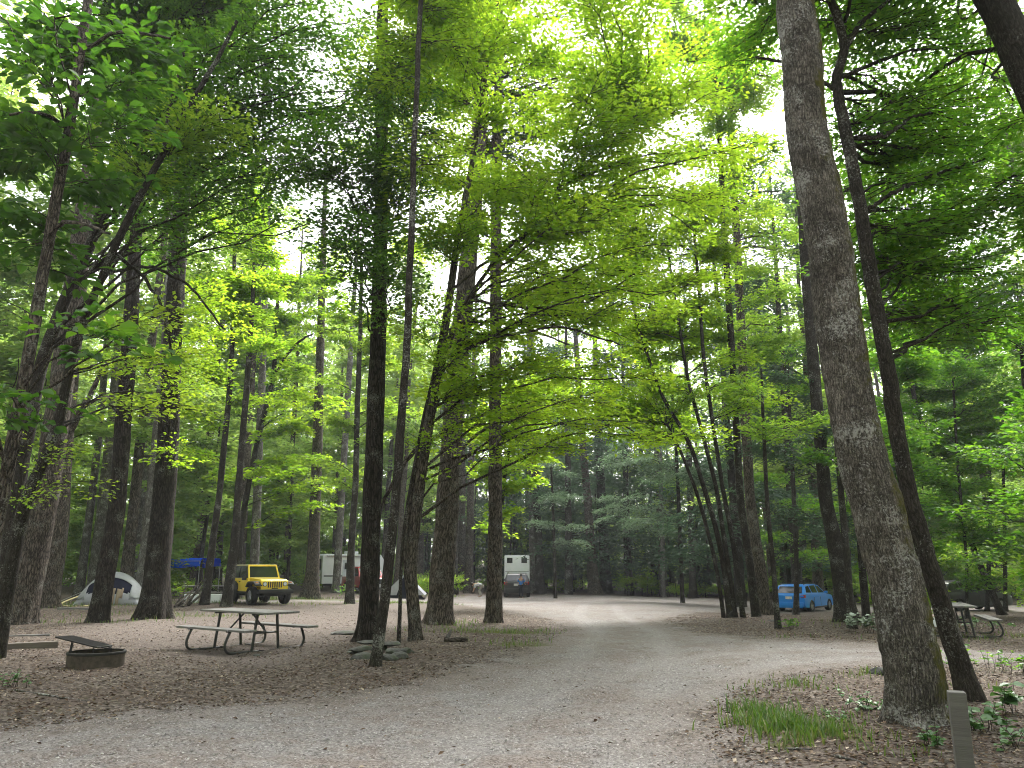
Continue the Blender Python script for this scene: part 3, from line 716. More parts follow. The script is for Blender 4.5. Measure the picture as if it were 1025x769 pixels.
tree('tulip_tree', 'tall straight dark trunk touching a brown one, right of the fanning clump',
     [[(757, 618, 11), (750, 560, 9), (741, 506, 8.5), (735, 400, 8), (731, 330, 7.5), (726, 250, 7), (720, 150, 6), (714, 60, 5)]], bark='bark_slim', leaf='leaf_mid', sides=14, top=24, flare=(0.2, 0.3, 4), wf=0.85,
     blobs=[(715, 170, 1, 60, 70, 2.2, 0.75, 0.17, dict(bias=-0.3)), (735, 300, 1, 60, 60, 2.0, 0.6, 0.16, dict(bias=-0.2)), (700, 60, 2, 75, 65, 2.6, 0.95, 0.18, dict(bias=-0.2)), (760, 100, 3, 50, 50, 2.2, 0.6, 0.17, dict(bias=-0.2))])
tree('tulip_tree', 'brown tall trunk standing against the dark straight one beside the gravel fork',
     [[(768, 616, 16), (759, 560, 13), (751, 506, 12), (745, 400, 11), (738, 250, 9), (731, 120, 7)]], bark='bark_mid', leaf='leaf_mid', sides=16, top=24, flare=(0.25, 0.35, 4), wf=0.85,
     blobs=[(770, 330, 2, 55, 60, 2.0, 0.7, 0.17, dict(bias=-0.2)), (790, 230, 3, 50, 60, 2.0, 0.5, 0.17, dict(bias=-0.2)), (760, 60, 3, 60, 60, 2, 0.5, 0.17)])
tree('sapling', 'thin crooked dark stem just left of the blue car',
     [[(779, 630, 6.5), (773, 560, 5.5), (768, 500, 5), (764, 420, 3.6), (762, 370, 2.4)]], bark='bark_slim', leaf='leaf_mid', sides=10,
     blobs=[(765, 400, 0, 45, 60, 1.4, 0.35, 0.13, dict(bias=-0.2))])
tree('sapling', 'thin straight dark stem in front of the blue car rear',
     [[(797, 616, 7), (797, 560, 5.5), (795, 506, 5), (791, 420, 4), (789, 370, 2.6)]], bark='bark_slim', leaf='leaf_right', sides=10,
     blobs=[(800, 500, 1, 40, 60, 1.8, 0.35, 0.15), (790, 400, 1, 45, 50, 1.8, 0.4, 0.15)])
tree('hemlock_tree', 'dark thick trunk right of the blue car hood',
     [[(848, 624, 24), (841, 570, 18), (833, 530, 16.5), (826, 506, 15), (818, 400, 13), (812, 330, 12), (806, 250, 10.5), (799, 150, 8)]], bark='bark_slim', leaf='needle', sides=18, top=20,
     blobs=[(805, 420, 1, 60, 50, 2.2, 0.4, 0.13, dict(droop=0.35)), (850, 500, 1, 45, 50, 2.0, 0.4, 0.13, dict(droop=0.35)), (770, 480, 2, 40, 40, 2.0, 0.3, 0.13, dict(droop=0.35))])
tree('sapling', 'straight dark stem close behind the thick dark trunk by the blue car',
     [[(853, 630, 9), (848, 560, 8), (843, 500, 7), (838, 430, 6)]], bark='bark_slim', leaf='leaf_right', sides=10, top=9, blobs=[(860, 430, 0, 40, 60, 1.5, 0.5, 0.14)])
tree('sapling', 'dark stem half hidden behind the mossy leaning trunk',
     [[(868, 624, 9), (862, 560, 8), (858, 500, 7), (855, 440, 6)]], bark='bark_slim', leaf='leaf_right', sides=10, top=9, blobs=[(900, 400, 2, 50, 70, 2, 0.5, 0.15)])
# centre
tree('pine_tree', 'tall dark straight trunk with spreading roots, right of the picnic table',
     [[(368, 643, 25), (370, 600, 22), (372, 506, 21.5), (375, 420, 19.5), (378, 330, 17.5), (381, 250, 16), (383, 130, 14.5), (385, 0, 12.5)]], bark='bark_pine', leaf='leaf_dark', sides=26, flare=(0.28, 0.9, 5), step=0.25, top=26,
     blobs=[(395, 130, -3.0, 40, 75, 1.0, 1.2, 0.125), (400, 245, -3.0, 50, 30, 0.9, 1.1, 0.125, dict(bias=0.05)), (345, 260, -3, 45, 35, 0.9, 0.9, 0.125), (350, 120, -3.2, 40, 80, 1.0, 0.9, 0.125)])
tree('beech_tree', 'slender leaning sapling in front of the tall dark trunk, rooted beside the stone ring',
     [[(375, 668, 15), (380, 630, 13), (386, 590, 12), (396, 500, 10.5), (402, 420, 9.5), (406, 370, 8.5), (411, 250, 7.5), (415, 150, 6.5), (421, 0, 5.5), (424, -60, 4)]], bark='bark_slim', leaf='leaf_bright', sides=14, flare=(0.12, 0.5, 4), step=0.2, moss=((0, 0, 1), 0.6, (0, 0.3, 0)),
     blobs=[(440, 60, 1.5, 60, 60, 1.3, 0.8, 0.11, dict(bias=-0.05)), (425, 150, 1.5, 45, 30, 1.0, 0.5, 0.10), (440, -30, 1, 80, 50, 1.5, 1, 0.11)])
tree('sapling', 'spindly bare stem between the leaning sapling and the big furrowed trunk',
     [[(399, 645, 4.5), (401, 570, 4), (404, 520, 3.5), (420, 430, 3.2), (436, 360, 2.8), (447, 300, 2.2)]], bark='bark_slim', leaf='leaf_bright', sides=8, blobs=[(440, 330, 0, 30, 40, .8, 0.3, 0.10)])
tree('beech_tree', 'leaning dark-barked tree carrying the bright green layered crown over the road',
     [[(417, 642, 17), (413, 600, 13.5), (411, 560, 13), (418, 500, 12.5), (433, 400, 11.5), (444, 340, 10), (453, 280, 8.5), (460, 235, 7.5), (472, 170, 6), (485, 90, 5), (495, 0, 4)],
      [(418, 640, 8), (409, 600, 5), (404, 550, 5), (414, 470, 5), (432, 400, 6), (455, 320, 5.5), (478, 285, 4.6), (500, 255, 3.8), (532, 227, 3.4), (555, 197, 3), (585, 170, 2.6), (630, 128, 2)]],
     bark='bark_mid', leaf='leaf_bright', sides=16, flare=(0.16, 0.7, 5), step=0.25, moss=((-0.5, -0.3, 0), 0.6, (0.1, 0.4, -0.05)),
     limbs=[[(425, 440, 5), (400, 470, 4.5, .3), (385, 500, 4, .6), (372, 540, 3, .9)], [(446, 330, 4), (500, 338, 3.3, -.4), (560, 325, 2.6, -.8), (620, 345, 2, -1)],
            [(470, 300, 4), (540, 310, 3, -.3), (600, 296, 2, -.7)], [(452, 290, 4), (520, 236, 3, -.2), (590, 232, 2, -.4)], [(440, 365, 5), (470, 385, 3.4, 1), (515, 372, 2.5, 2)]],
     blobs=[(470, 50, -1, 95, 65, 3.5, 1.0, 0.14), (585, 50, 0, 95, 65, 4, 1.05, 0.14), (560, 140, 0, 105, 50, 4, 1.05, 0.14), (655, 110, 1, 80, 65, 3.5, 1.0, 0.14),
            (610, 205, 0, 105, 42, 4, 1.05, 0.14), (560, 262, 0, 90, 34, 3.5, 0.9, 0.14, dict(bias=0.05)), (625, 300, 0, 95, 36, 3.5, 0.95, 0.14), (590, 360, 0, 95, 30, 3.2, 0.95, 0.14, dict(bias=0.1)), (650, 405, 0, 75, 28, 3, 0.9, 0.14, dict(bias=0.05)), (560, 425, -1, 65, 22, 2.2, 0.8, 0.13, dict(bias=0.1)),
            (470, 160, -0.5, 65, 45, 3, 0.65, 0.13), (450, 260, -0.5, 65, 45, 2, 0.45, 0.13), (425, 60, 0, 65, 65, 3, 0.65, 0.13), (700, 190, 1, 65, 45, 3, 0.8, 0.14), (690, 280, 1, 60, 40, 3, 0.8, 0.14), (420, 350, 0, 45, 60, 2, 0.35, 0.12),
            (440, 380, 0, 35, 70, 1.2, 0.25, 0.10)])
tree('pine_tree', 'broad furrowed trunk with a dark hollow at its foot, left of the road',
     [[(439, 626, 30), (442, 590, 27), (448, 506, 26), (455, 400, 22.5), (462, 330, 21), (470, 250, 19.5), (478, 170, 17.5), (482, 100, 16), (486, 0, 13)]], bark='bark_mid', leaf='needle_pine', sides=30, flare=(0.35, 0.75, 4), step=0.3, rough=0.06, top=26,
     blobs=[(515, 130, 3, 45, 45, 2.2, 0.7, 0.20, dict(wide=0.35, tilt=0.6)), (440, 130, 3, 40, 50, 2.2, 0.5, 0.20, dict(wide=0.35, tilt=0.6)), (560, 100, 4, 60, 60, 2.4, 0.5, 0.2, dict(wide=0.35, tilt=0.6))])
tree('tulip_tree', 'straight brown-grey trunk alone at the edge of the gravel road',
     [[(494, 624, 21), (494.5, 600, 18), (495, 560, 16.5), (495.5, 506, 15.5), (496, 370, 13.5), (497, 250, 12.5), (498, 150, 11), (500, 100, 10), (502, 0, 8)]], bark='bark_mid', leaf='leaf_bright', sides=24, flare=(0.25, 0.35, 6), step=0.3, top=24,
     limbs=[[(492, 425, 4), (470, 440, 3.4, .5), (450, 468, 2.6, 1)], [(499, 300, 4), (530, 330, 3, .4), (570, 345, 2, .8)], [(497, 200, 4), (560, 190, 3, 0.5), (640, 215, 2, 1)]],
     blobs=[(530, 400, 2, 55, 45, 1.8, 0.9, 0.13), (500, 440, 3, 40, 40, 1.6, 0.7, 0.13), (620, 270, 2, 90, 50, 2.2, 0.8, 0.14, dict(bias=-0.05)), (480, 20, 2, 90, 60, 2.2, 0.8, 0.13), (380, 110, 3, 60, 70, 2.4, 0.6, 0.15, dict(bias=-0.1)), (520, 200, 2, 60, 60, 2.4, 0.6, 0.14), (430, 210, 3, 50, 60, 2.2, 0.45, 0.14), (680, 60, 2, 80, 60, 2.2, 0.7, 0.14, dict(bias=-0.15))])
tree('maple_tree', 'young bright green tree behind the alone-standing straight trunk',
     [[(497, 598, 5), (499, 540, 4.5), (506, 470, 4), (516, 420, 3)]], Y=40, bark='bark_slim', leaf='leaf_bright', sides=8,
     blobs=[(525, 440, 0, 45, 45, 2.2, 1.0, 0.22, dict(bias=-0.05)), (470, 470, 0, 40, 45, 2.2, 0.8, 0.22, dict(bias=-0.1)), (545, 400, 1, 45, 40, 2.2, 0.8, 0.22, dict(bias=-0.1)), (505, 500, 0, 30, 30, 2, 0.5, 0.2, dict(bias=-0.1))])
tree('maple_tree', 'thin dark stem in the pad between the yellow car and the tall dark trunk',
     [[(350, 605, 11), (352, 540, 7.5), (356, 480, 7), (358, 400, 6), (361, 330, 5), (362, 260, 4)]], bark='bark_slim', leaf='leaf_mid', sides=12, top=13,
     blobs=[(330, 440, 1, 55, 40, 2.2, 0.6, 0.18), (345, 340, 1, 50, 60, 2.2, 0.7, 0.19), (390, 400, 3, 40, 60, 2.2, 0.5, 0.19)])
# left
tree('magnolia_tree', 'slender brown stem with very large leaves leaning in at the left edge',
     [[(-36, 683, 18), (-22, 630, 16), (2, 503, 14), (27, 370, 13), (47, 250, 12), (66, 150, 11), (80, 55, 10), (95, -50, 9)]], bark='bark_mid', leaf='leaf_big', sides=18, flare=(0.15, 0.5, 4), step=0.2, seed=11,
     limbs=[[(50, 235, 6), (62, 222, 5, -.5), (85, 223, 4, -.9), (110, 235, 3, -1.2)], [(70, 130, 5), (40, 110, 4, -.6), (10, 115, 3, -1)], [(82, 50, 5), (120, 30, 4, -.6), (170, 38, 3, -1)]],
     blobs=[(15, 95, 0.8, 60, 75, 1.2, 0.7, 0.24, dict(K=14, L=0.9, fine=True, droop=0.35, tilt=0.5)), (75, 50, 1.2, 75, 60, 1.2, 0.65, 0.25, dict(K=14, L=0.9, fine=True, droop=0.35, tilt=0.5, bias=-0.1)),
            (60, 170, 1.0, 70, 60, 1.2, 0.5, 0.24, dict(K=14, L=0.9, fine=True, droop=0.35, tilt=0.5, bias=-0.05)), (20, 240, 1.0, 45, 55, 1.0, 0.4, 0.24, dict(K=12, L=0.8, fine=True, droop=0.4, tilt=0.5)),
            (102, 320, -2.0, 38, 30, 0.7, 0.7, 0.20, dict(K=12, L=0.7, fine=True, droop=0.5, tilt=0.5)), (38, 365, -1.5, 24, 36, 0.5, 0.4, 0.20, dict(K=12, L=0.6, fine=True, droop=0.6, tilt=0.5)), (48, 420, -1, 14, 18, 0.4, 0.4, 0.2, dict(K=10, L=0.5, fine=True, droop=0.6, tilt=0.5)),
            (8, 400, -2, 20, 30, 0.5, 0.5, 0.19, dict(K=10, L=0.6, fine=True, droop=0.6, tilt=0.5)), (115, 110, 0, 60, 60, 1.2, 0.4, 0.2, dict(K=12, L=0.9, fine=True, droop=0.3)), (25, 10, -2.0, 60, 30, 1.0, 0.5, 0.2, dict(K=14, L=0.9, fine=True, droop=0.35, tilt=0.5, bias=-0.2))])
tree('maple_tree', 'dark straight stem second from the left edge, behind the brown big-leaved one',
     [[(-6, 640, 17), (0, 610, 15.5), (15, 500, 14.5), (39, 370, 13.5), (64, 300, 12.5), (93, 240, 11.5), (116, 160, 10), (130, 80, 9), (140, 0, 8), (146, -70, 7)]], bark='bark_slim', leaf='leaf_dark', sides=18, flare=(0.15, 0.5, 4), step=0.2,
     limbs=[[(125, 110, 5), (160, 95, 4, -.5), (200, 100, 3.4, -.9), (240, 125, 2.6, -1.2), (270, 165, 2, -1.4)], [(134, 50, 4), (175, 40, 3.2, -.6), (230, 60, 2.4, -1), (290, 95, 1.8, -1.4)]],
     blobs=[(170, 60, 1.5, 75, 65, 2.0, 0.85, 0.14), (330, -10, -1, 70, 40, 2, 0.9, 0.13), (245, 60, -2.5, 80, 70, 2.0, 1.05, 0.13), (225, 140, -2.5, 75, 45, 1.8, 0.8, 0.13), (315, 60, -2.5, 65, 70, 1.8, 1.05, 0.13), (305, 160, -3, 60, 60, 1.6, 0.9, 0.13), (370, 60, -2.5, 50, 60, 1.5, 0.8, 0.13),
            (150, -50, -2, 120, 50, 1.8, 1.0, 0.13), (300, -50, -2, 110, 50, 1.8, 1.0, 0.13), (190, 215, -2.5, 50, 26, 1.2, 0.5, 0.12), (290, 235, -3, 55, 28, 1.2, 0.7, 0.12), (130, 160, -1, 50, 50, 1.5, 0.6, 0.12)])
tree('maple_tree', 'curved slender trunk sweeping right from the left edge and forking near the top',
     [[(-4, 660, 17), (4, 610, 16), (16, 540, 15.5), (26, 500, 14.5), (57, 427, 11), (72, 353, 9.5), (84, 317, 8.8), (113, 250, 8.3), (140, 195, 7.6), (165, 145, 7), (195, 95, 6), (212, 66, 5), (235, 20, 4)]], bark='bark_slim', leaf='leaf_mid', sides=16, flare=(0.15, 0.5, 4), step=0.18, moss=((0, 0, 1), 0.8, (0, 0.35, 0)),
     limbs=[[(165, 145, 5), (168, 110, 4), (178, 80, 3.2), (186, 40, 2.5)], [(112, 252, 4.5), (140, 272, 4, .3), (165, 310, 3.4, .6), (172, 360, 2.6, .8)], [(100, 275, 4), (150, 265, 3.4, .4), (190, 285, 2.8, .8), (225, 330, 2, 1.2)],
            [(52, 440, 4), (66, 424, 3), (80, 420, 2)]],
     blobs=[(180, 160, 0.5, 50, 45, 1.2, 0.5, 0.12), (170, 330, 1.5, 40, 50, 1.1, 0.45, 0.13, dict(bias=0.25)), (180, 400, 2, 35, 50, 1.1, 0.4, 0.13, dict(bias=0.3)), (75, 470, -0.5, 18, 40, 0.5, 0.5, 0.09, dict(bias=0.2)), (215, 100, 0, 50, 45, 1.2, 0.5, 0.12)])
tree('pine_tree', 'massive light brown trunk with fluted foot at the far left, behind the slender stems',
     [[(21, 625, 33), (27, 590, 31), (33, 560, 30), (44, 500, 28), (60, 400, 25), (68, 330, 23), (90, 180, 20), (105, 60, 16), (112, 0, 15)]], bark='bark_mid', leaf='needle_pine', sides=30, flare=(0.3, 0.55, 7), step=0.3, top=27)
tree('pine_tree', 'thick grey-brown trunk just right of the massive light brown one',
     [[(48, 609, 22), (53, 570, 19.5), (58, 540, 18.5), (64, 450, 17), (74, 340, 15), (88, 200, 12), (98, 90, 9)]], bark='bark_mid', leaf='leaf_mid', sides=22, flare=(0.3, 0.5, 5), step=0.4, top=27,
     limbs=[[(70, 432, 8, -.3), (78, 415, 7, -.8), (86, 403, 6, -1.2), (97, 384, 5, -1.6), (104, 362, 4, -2)], [(84, 408, 4, -1), (98, 398, 3, -1.2), (110, 396, 3, -1.4), (120, 404, 2, -1.6)]],
     blobs=[(120, 340, 0, 40, 40, 2, 0.4, 0.17)])
tree('oak_tree', 'dark straight trunk standing in front of the grey tent',
     [[(98, 624, 24), (102, 600, 21), (106, 575, 19), (117, 506, 18.5), (128, 363, 16.5), (135, 250, 13.5), (140, 150, 12), (146, 0, 10)]], bark='bark_pine', leaf='leaf_dark', sides=24, flare=(0.2, 0.35, 5), step=0.3, top=25,
     blobs=[(150, 230, 2, 40, 40, 1.8, 0.3, 0.16)])
tree('oak_tree', 'large dark flared trunk right of the grey tent, clothed in bright leaf sprigs',
     [[(153, 620, 34), (156, 590, 30), (159, 550, 26), (163, 506, 24), (170, 400, 21.5), (174, 310, 19.5), (182, 200, 16), (187, 120, 14), (193, 0, 11)]], bark='bark_pine', leaf='leaf_bright', sides=28, flare=(0.4, 0.6, 6), step=0.3, top=26, rough=0.06,
     blobs=[(182, 385, -1.2, 24, 20, 0.8, 0.55, 0.15), (178, 440, -1.2, 18, 16, 0.7, 0.45, 0.15), (195, 340, -1, 30, 22, 1, 0.5, 0.16), (215, 300, 0, 40, 35, 1.5, 0.5, 0.17)])
tree('pine_tree', 'paler trunk close behind the large dark flared one by the tent',
     [[(143, 604, 22), (149, 540, 17), (153, 500, 16), (159, 430, 14.5), (164, 370, 13), (172, 250, 11)]], bark='bark_pale', leaf='needle_pine', sides=20, flare=(0.3, 0.4, 5), step=0.4, top=28)
tree('maple_tree', 'slim dark stem beside the blue tarp, leftmost of the three slim ones',
     [[(205, 606, 10), (211, 560, 8.5), (213, 540, 8), (218, 506, 7), (231, 380, 6), (234, 310, 5), (235, 240, 4)]], bark='bark_slim', leaf='leaf_bright', sides=12, top=15,
     blobs=[(215, 300, 0, 50, 55, 2.2, 0.75, 0.20, dict(bias=-0.15)), (205, 400, 0, 45, 40, 2, 0.55, 0.19, dict(bias=-0.15)), (195, 460, 1, 35, 35, 2, 0.45, 0.19, dict(bias=-0.2))])
tree('maple_tree', 'slim dark leaning stem that crosses the yellow car rear',
     [[(226, 608, 12), (231, 575, 10.5), (236, 540, 9.5), (238, 506, 8), (244, 420, 7), (251, 330, 5.5), (255, 260, 4)]], bark='bark_slim', leaf='leaf_bright', sides=12, top=15,
     blobs=[(260, 290, 0, 55, 55, 2.2, 0.8, 0.20, dict(bias=-0.1)), (275, 380, 0, 45, 45, 2, 0.5, 0.19, dict(bias=-0.15)), (250, 210, 1, 60, 40, 2, 0.5, 0.2, dict(bias=-0.2))])
tree('maple_tree', 'slim forked stem rising behind the yellow car',
     [[(238, 602, 8), (240, 540, 7), (245, 506, 6.5), (258, 440, 5.8), (274, 375, 5.2), (278, 320, 4.5), (279, 260, 3.6)]], Y=44, bark='bark_slim', leaf='leaf_bright', sides=12, top=15,
     limbs=[[(270, 390, 4), (282, 362, 3.4), (298, 342, 2.8), (314, 334, 2)]],
     blobs=[(315, 415, 0, 50, 28, 2.4, 0.9, 0.24, dict(bias=0.0)), (310, 340, 0, 50, 45, 2.6, 0.8, 0.25, dict(bias=-0.15)), (285, 470, 0, 50, 30, 2.2, 0.7, 0.24, dict(bias=-0.2)), (320, 270, 0, 60, 40, 2.4, 0.6, 0.25, dict(bias=-0.2)), (335, 480, 1, 30, 30, 2, 0.5, 0.22, dict(bias=-0.1))])
# pale and dark trunks further back
def far_trunk(label, pts, bark, Y=None, name='pine_tree', top=29, group=None):
    return tree(name, label, [pts], Y=Y, bark=bark, sides=16, flare=(0.4, 0.5, 5), step=0.8, top=top, group=group)
far_trunk('pale grey trunk left behind the tent, the thinner of a touching pair', [(79, 598, 11), (86, 540, 8.5), (92, 500, 8), (101, 420, 7.5), (107, 340, 7)], 'bark_pale')
far_trunk('pale grey trunk behind the tent, the thicker of a touching pair', [(92, 598, 15), (96, 560, 12.5), (104, 500, 11.5), (112, 420, 10), (120, 330, 9)], 'bark_pale')
far_trunk('pale trunk seen in the gap right of the tent', [(134, 596, 9), (139, 540, 7.5), (146, 470, 7)], 'bark_pale')
far_trunk('pale grey trunk rising right behind the yellow car roof', [(253, 598, 12), (256, 540, 10), (258, 480, 9), (262, 380, 8)], 'bark_pale')
far_trunk('stout grey trunk with wide foot between the yellow car and the white trailer', [(311, 599.5, 20), (313, 570, 14.5), (315, 520, 12.5), (318, 440, 11), (321, 340, 9)], 'bark_mid')
far_trunk('pale slim trunk rising behind the white trailer', [(336, 594, 9), (340, 530, 8), (344, 460, 7.5), (349, 380, 6.5)], 'bark_pale')
far_trunk('dark trunk right beside the broad furrowed one, across the road', [(469, 594, 11), (470, 550, 9), (471, 500, 8), (473, 430, 7)], 'bark_mid')
far_trunk('dark slim trunk behind the broad furrowed one', [(455, 595, 7), (456, 550, 6), (457, 500, 5.5), (459, 430, 5)], 'bark_slim')
far_trunk('pale grey trunk of the touching pair beside the white camper', [(533, 594, 10), (533, 540, 7.5), (531, 480, 6.5), (530, 415, 6)], 'bark_pale')
far_trunk('dark trunk of the touching pair beside the white camper', [(541, 595, 12), (539, 540, 8.5), (536, 480, 7.5), (534, 415, 7)], 'bark_slim')
far_trunk('clear grey leaning trunk in the dark wood across the road', [(596, 595, 15), (592, 560, 11), (589, 510, 9.5), (586, 480, 8.5), (583, 440, 8), (579, 380, 7)], 'bark_mid')
far_trunk('dark trunk right behind the clear grey leaning one across the road', [(607, 594, 14), (604, 540, 11.5), (601, 480, 10), (598, 400, 8)], 'bark_slim')
far_trunk('dark short-looking trunk in the hemlocks left of the fanning clump', [(694, 599, 9), (693, 560, 7.5), (691, 500, 7), (689, 440, 6)], 'bark_slim')
far_trunk('pale slim trunk in the hemlocks across the road', [(664, 598, 6), (663, 550, 5), (662, 500, 4.5)], 'bark_pale', top=18)
far_trunk('pale grey trunk behind the thick dark one by the blue car', [(806, 600, 10), (803, 540, 8.5), (799, 480, 7.5), (795, 420, 7)], 'bark_pale')
# ---------------------------------------------------------------- the wood behind: whole trees, some kinds repeated
def local_tree(kind, seed):
    """trunk and crown meshes of one background tree standing at the origin"""
    rng = np.random.default_rng(seed)
    wood, leaves, twigs = [], [], []
    def stem(h, r, lean=0.03, x=0, y=0):
        n = 14; z = np.linspace(-0.3, h, n)
        P = np.stack([x + lean * z * np.cos(seed) + np.cumsum(rng.normal(0, 0.03, n)) * h / 20, y + lean * z * np.sin(seed) + np.cumsum(rng.normal(0, 0.03, n)) * h / 20, z], 1)
        R = r * (1 - 0.85 * np.clip(z / h, 0, 1)) + 0.01
        wood.append(tube(P, R, 9, 0.06, (0.35, 0.5, 4), rng)); return P
    if kind == 'broad':        # understorey tree with loose flat layers
        h = 9 + 4 * rng.random(); P = stem(h, 0.10 + 0.05 * rng.random(), 0.06)
        for q in range(9):
            z = 2.0 + (h - 1.6) * (q + rng.random()) / 9; a = rng.random() * 6.28; rr = 1.9 * (1 - 0.5 * z / h) * rng.random()
            leaves.append(crown_blob(rng, P, (rr * 1.3 * np.cos(a), rr * 1.3 * np.sin(a), z), (2.1, 2.1, 0.8), 1000, 0.27, K=20, L=1.3, wood=wood, branch_r=0.03, bias=rng.normal(0, 0.12)))
    elif kind == 'pine':
        h = 27 + 6 * rng.random(); P = stem(h, 0.33 + 0.12 * rng.random(), 0.012)
        for q in range(12):
            z = h * (0.42 + 0.57 * q / 12); a = rng.random() * 6.28; rr = 1.6 * rng.random()
            leaves.append(crown_blob(rng, P, (rr * np.cos(a), rr * np.sin(a), z), (2.6 * (1.15 - 0.6 * q / 12), 2.6 * (1.15 - 0.6 * q / 12), 1.0), 620, 0.34, K=18, L=1.4, wood=wood, branch_r=0.05, wide=0.35, tilt=0.7, rise=0.15, bias=rng.normal(0, 0.1)))
    elif kind == 'hemlock':
        h = 12 + 5 * rng.random(); P = stem(h, 0.16, 0.01)
        for q in range(16):
            z = 1.6 + (h - 2) * q / 15; w = 2.6 * (1.08 - z / h) + 0.3; a = rng.random() * 6.28
            leaves.append(crown_blob(rng, P, (0.7 * w * np.cos(a), 0.7 * w * np.sin(a), z), (w * 0.85, w * 0.85, 0.4), 620, 0.21, K=22, L=1.3, wood=wood, branch_r=0.02, wide=0.34, droop=0.45, tilt=0.35, rise=-0.1, wid=0.36, bias=rng.normal(0, 0.15)))
    elif kind == 'tall':      # tall broadleaf with a high loose crown
        h = 25 + 7 * rng.random(); P = stem(h, 0.24 + 0.08 * rng.random(), 0.03)
        for q in range(15):
            z = h * (0.26 + 0.72 * (q + rng.random()) / 15); a = rng.random() * 6.28; rr = 2.8 * rng.random()
            leaves.append(crown_blob(rng, P, (rr * np.cos(a), rr * np.sin(a), z), (2.9, 2.9, 1.5), 900, 0.33, K=20, L=1.5, wood=wood, branch_r=0.05, bias=rng.normal(0, 0.12)))
    elif kind == 'shrub':
        P = stem(1.8, 0.03, 0.05)
        for q in range(5):
            a = rng.random() * 6.28
            leaves.append(crown_blob(rng, P, (0.6 * np.cos(a), 0.6 * np.sin(a), 0.5 + 1.1 * rng.random()), (0.8, 0.8, 0.4), 170, 0.17, K=16, L=0.7, wood=wood, branch_r=0.012, bias=rng.normal(0, 0.15)))
    return wood, leaves + twigs

BG = {}
SPEC = {'broad': ('understory_tree', 'bark_slim', 'leaf_far', 4), 'pine': ('pine_tree', 'bark_mid', 'needle_pine', 3), 'hemlock': ('hemlock_tree', 'bark_slim', 'needle', 3),
        'tall': ('broadleaf_tree', 'bark_mid', 'leaf_far', 3), 'shrub': ('shrub', 'bark_twig', 'leaf_mid', 2)}
for kd, (nm, bk, lf, nvar) in SPEC.items():
    for v in range(nvar):
        w, l = local_tree(kd, 100 * len(kd) + v * 7 + 3)
        BG[kd, v] = (mk('trunk', w, [M[bk]], smooth=True), mk('crown', l, [M[lf], M['bark_twig']]))

occupied = [(b[1][0], b[1][1]) for b in TREES.values()]
KEEP = [(G(258, 603)[:2], 9.0), (G(805, 610)[:2], 9.0), (G(102, 604)[:2], 4.0), (G(517, 595)[:2], 7.0), (G(345, 596)[:2], 6.0), (G(375, 596)[:2], 5.0), (G(410, 597)[:2], 4.0), (G(200, 601)[:2], 4.0), (G(482, 594)[:2], 3.0), (G(968, 607)[:2], 4.5)]
rb = np.random.default_rng(21)
count = {}
def place(kd, x, y, label, group, sc=None, cat=None):
    nm, bk, lf, nvar = SPEC[kd]
    tm, cm = BG[kd, int(rb.integers(nvar))]
    r = empty(nm, (x, y, float(zt(x, y)) - 0.05), label, cat or ('shrub' if kd == 'shrub' else 'tree'), group, rz=rb.random() * 6.28)
    s = sc or (0.85 + 0.35 * rb.random()); r.scale = (s, s, s)
    t = link('trunk', tm, r); c = link('crown', cm, r)
    occupied.append((x, y)); count[kd] = count.get(kd, 0) + 1
    return r
def free(x, y, gap):
    if any((x - a) ** 2 + (y - b) ** 2 < gap * gap for a, b in occupied): return False
    if any(np.hypot(x - c[0], y - c[1]) < r for c, r in KEEP): return False
    return True
def fill(kd, n, y0, y1, px0, px1, gap, label, group, road=1.5, sc=None):
    tries = 0; done = 0
    while done < n and tries < n * 60:
        tries += 1
        y = math.sqrt(y0 * y0 + (y1 * y1 - y0 * y0) * rb.random()); px = px0 + (px1 - px0) * rb.random()
        x = (px - PW / 2) / F_PX * y * 1.03
        if not free(x, y, gap): continue
        q = (np.array([[x]]), np.array([[y]]))
        if sdf(ROAD, *q)[0, 0] < road or sdf(PAD, *q)[0, 0] < 1.0: continue
        # nothing between the camera and the parked cars
        if any(y < c and abs(px - a) < b for a, b, c in ((258, 36, 46), (805, 36, 46), (100, 36, 46), (518, 20, 76), (350, 32, 66), (480, 14, 66), (968, 36, 40), (410, 20, 56))): continue
        place(kd, x, y, label, group, sc); done += 1
def put(kd, px, Y, sc, label):
    x = (px - PW / 2) / F_PX * Y / math.cos(PITCH); place(kd, x, Y, label, None, sc)
put('hemlock', 727, 50, 2.0, 'tall feathery hemlock behind the touching dark and brown straight trunks')
put('hemlock', 782, 47, 1.9, 'tall feathery hemlock behind the thin stem in front of the blue car')
put('tall', 800, 52, 1.1, 'tall broadleaf tree right behind the blue car')
put('hemlock', 566, 72, 2.2, 'very tall hemlock across the road, just right of the white camper')
put('hemlock', 622, 78, 2.3, 'very tall hemlock across the road, right of the clear grey leaning trunk')
put('tall', 655, 76, 1.25, 'very tall broadleaf tree across the road, behind the pale hemlock boughs')
# left: light green wood behind tent and yellow car
fill('broad', 34, 46, 85, -60, 400, 3.0, 'light green understory tree in the open wood behind the tent and yellow car', 'understory trees behind the tent and yellow car')
fill('tall', 34, 38, 85, -80, 440, 4.0, 'tall light green broadleaf tree far behind the tent and yellow car', 'tall trees far behind the tent and yellow car')
fill('pine', 18, 50, 100, -60, 470, 3.5, 'tall straight grey-trunked pine in the wood behind the tent and yellow car', 'pines behind the tent and yellow car')
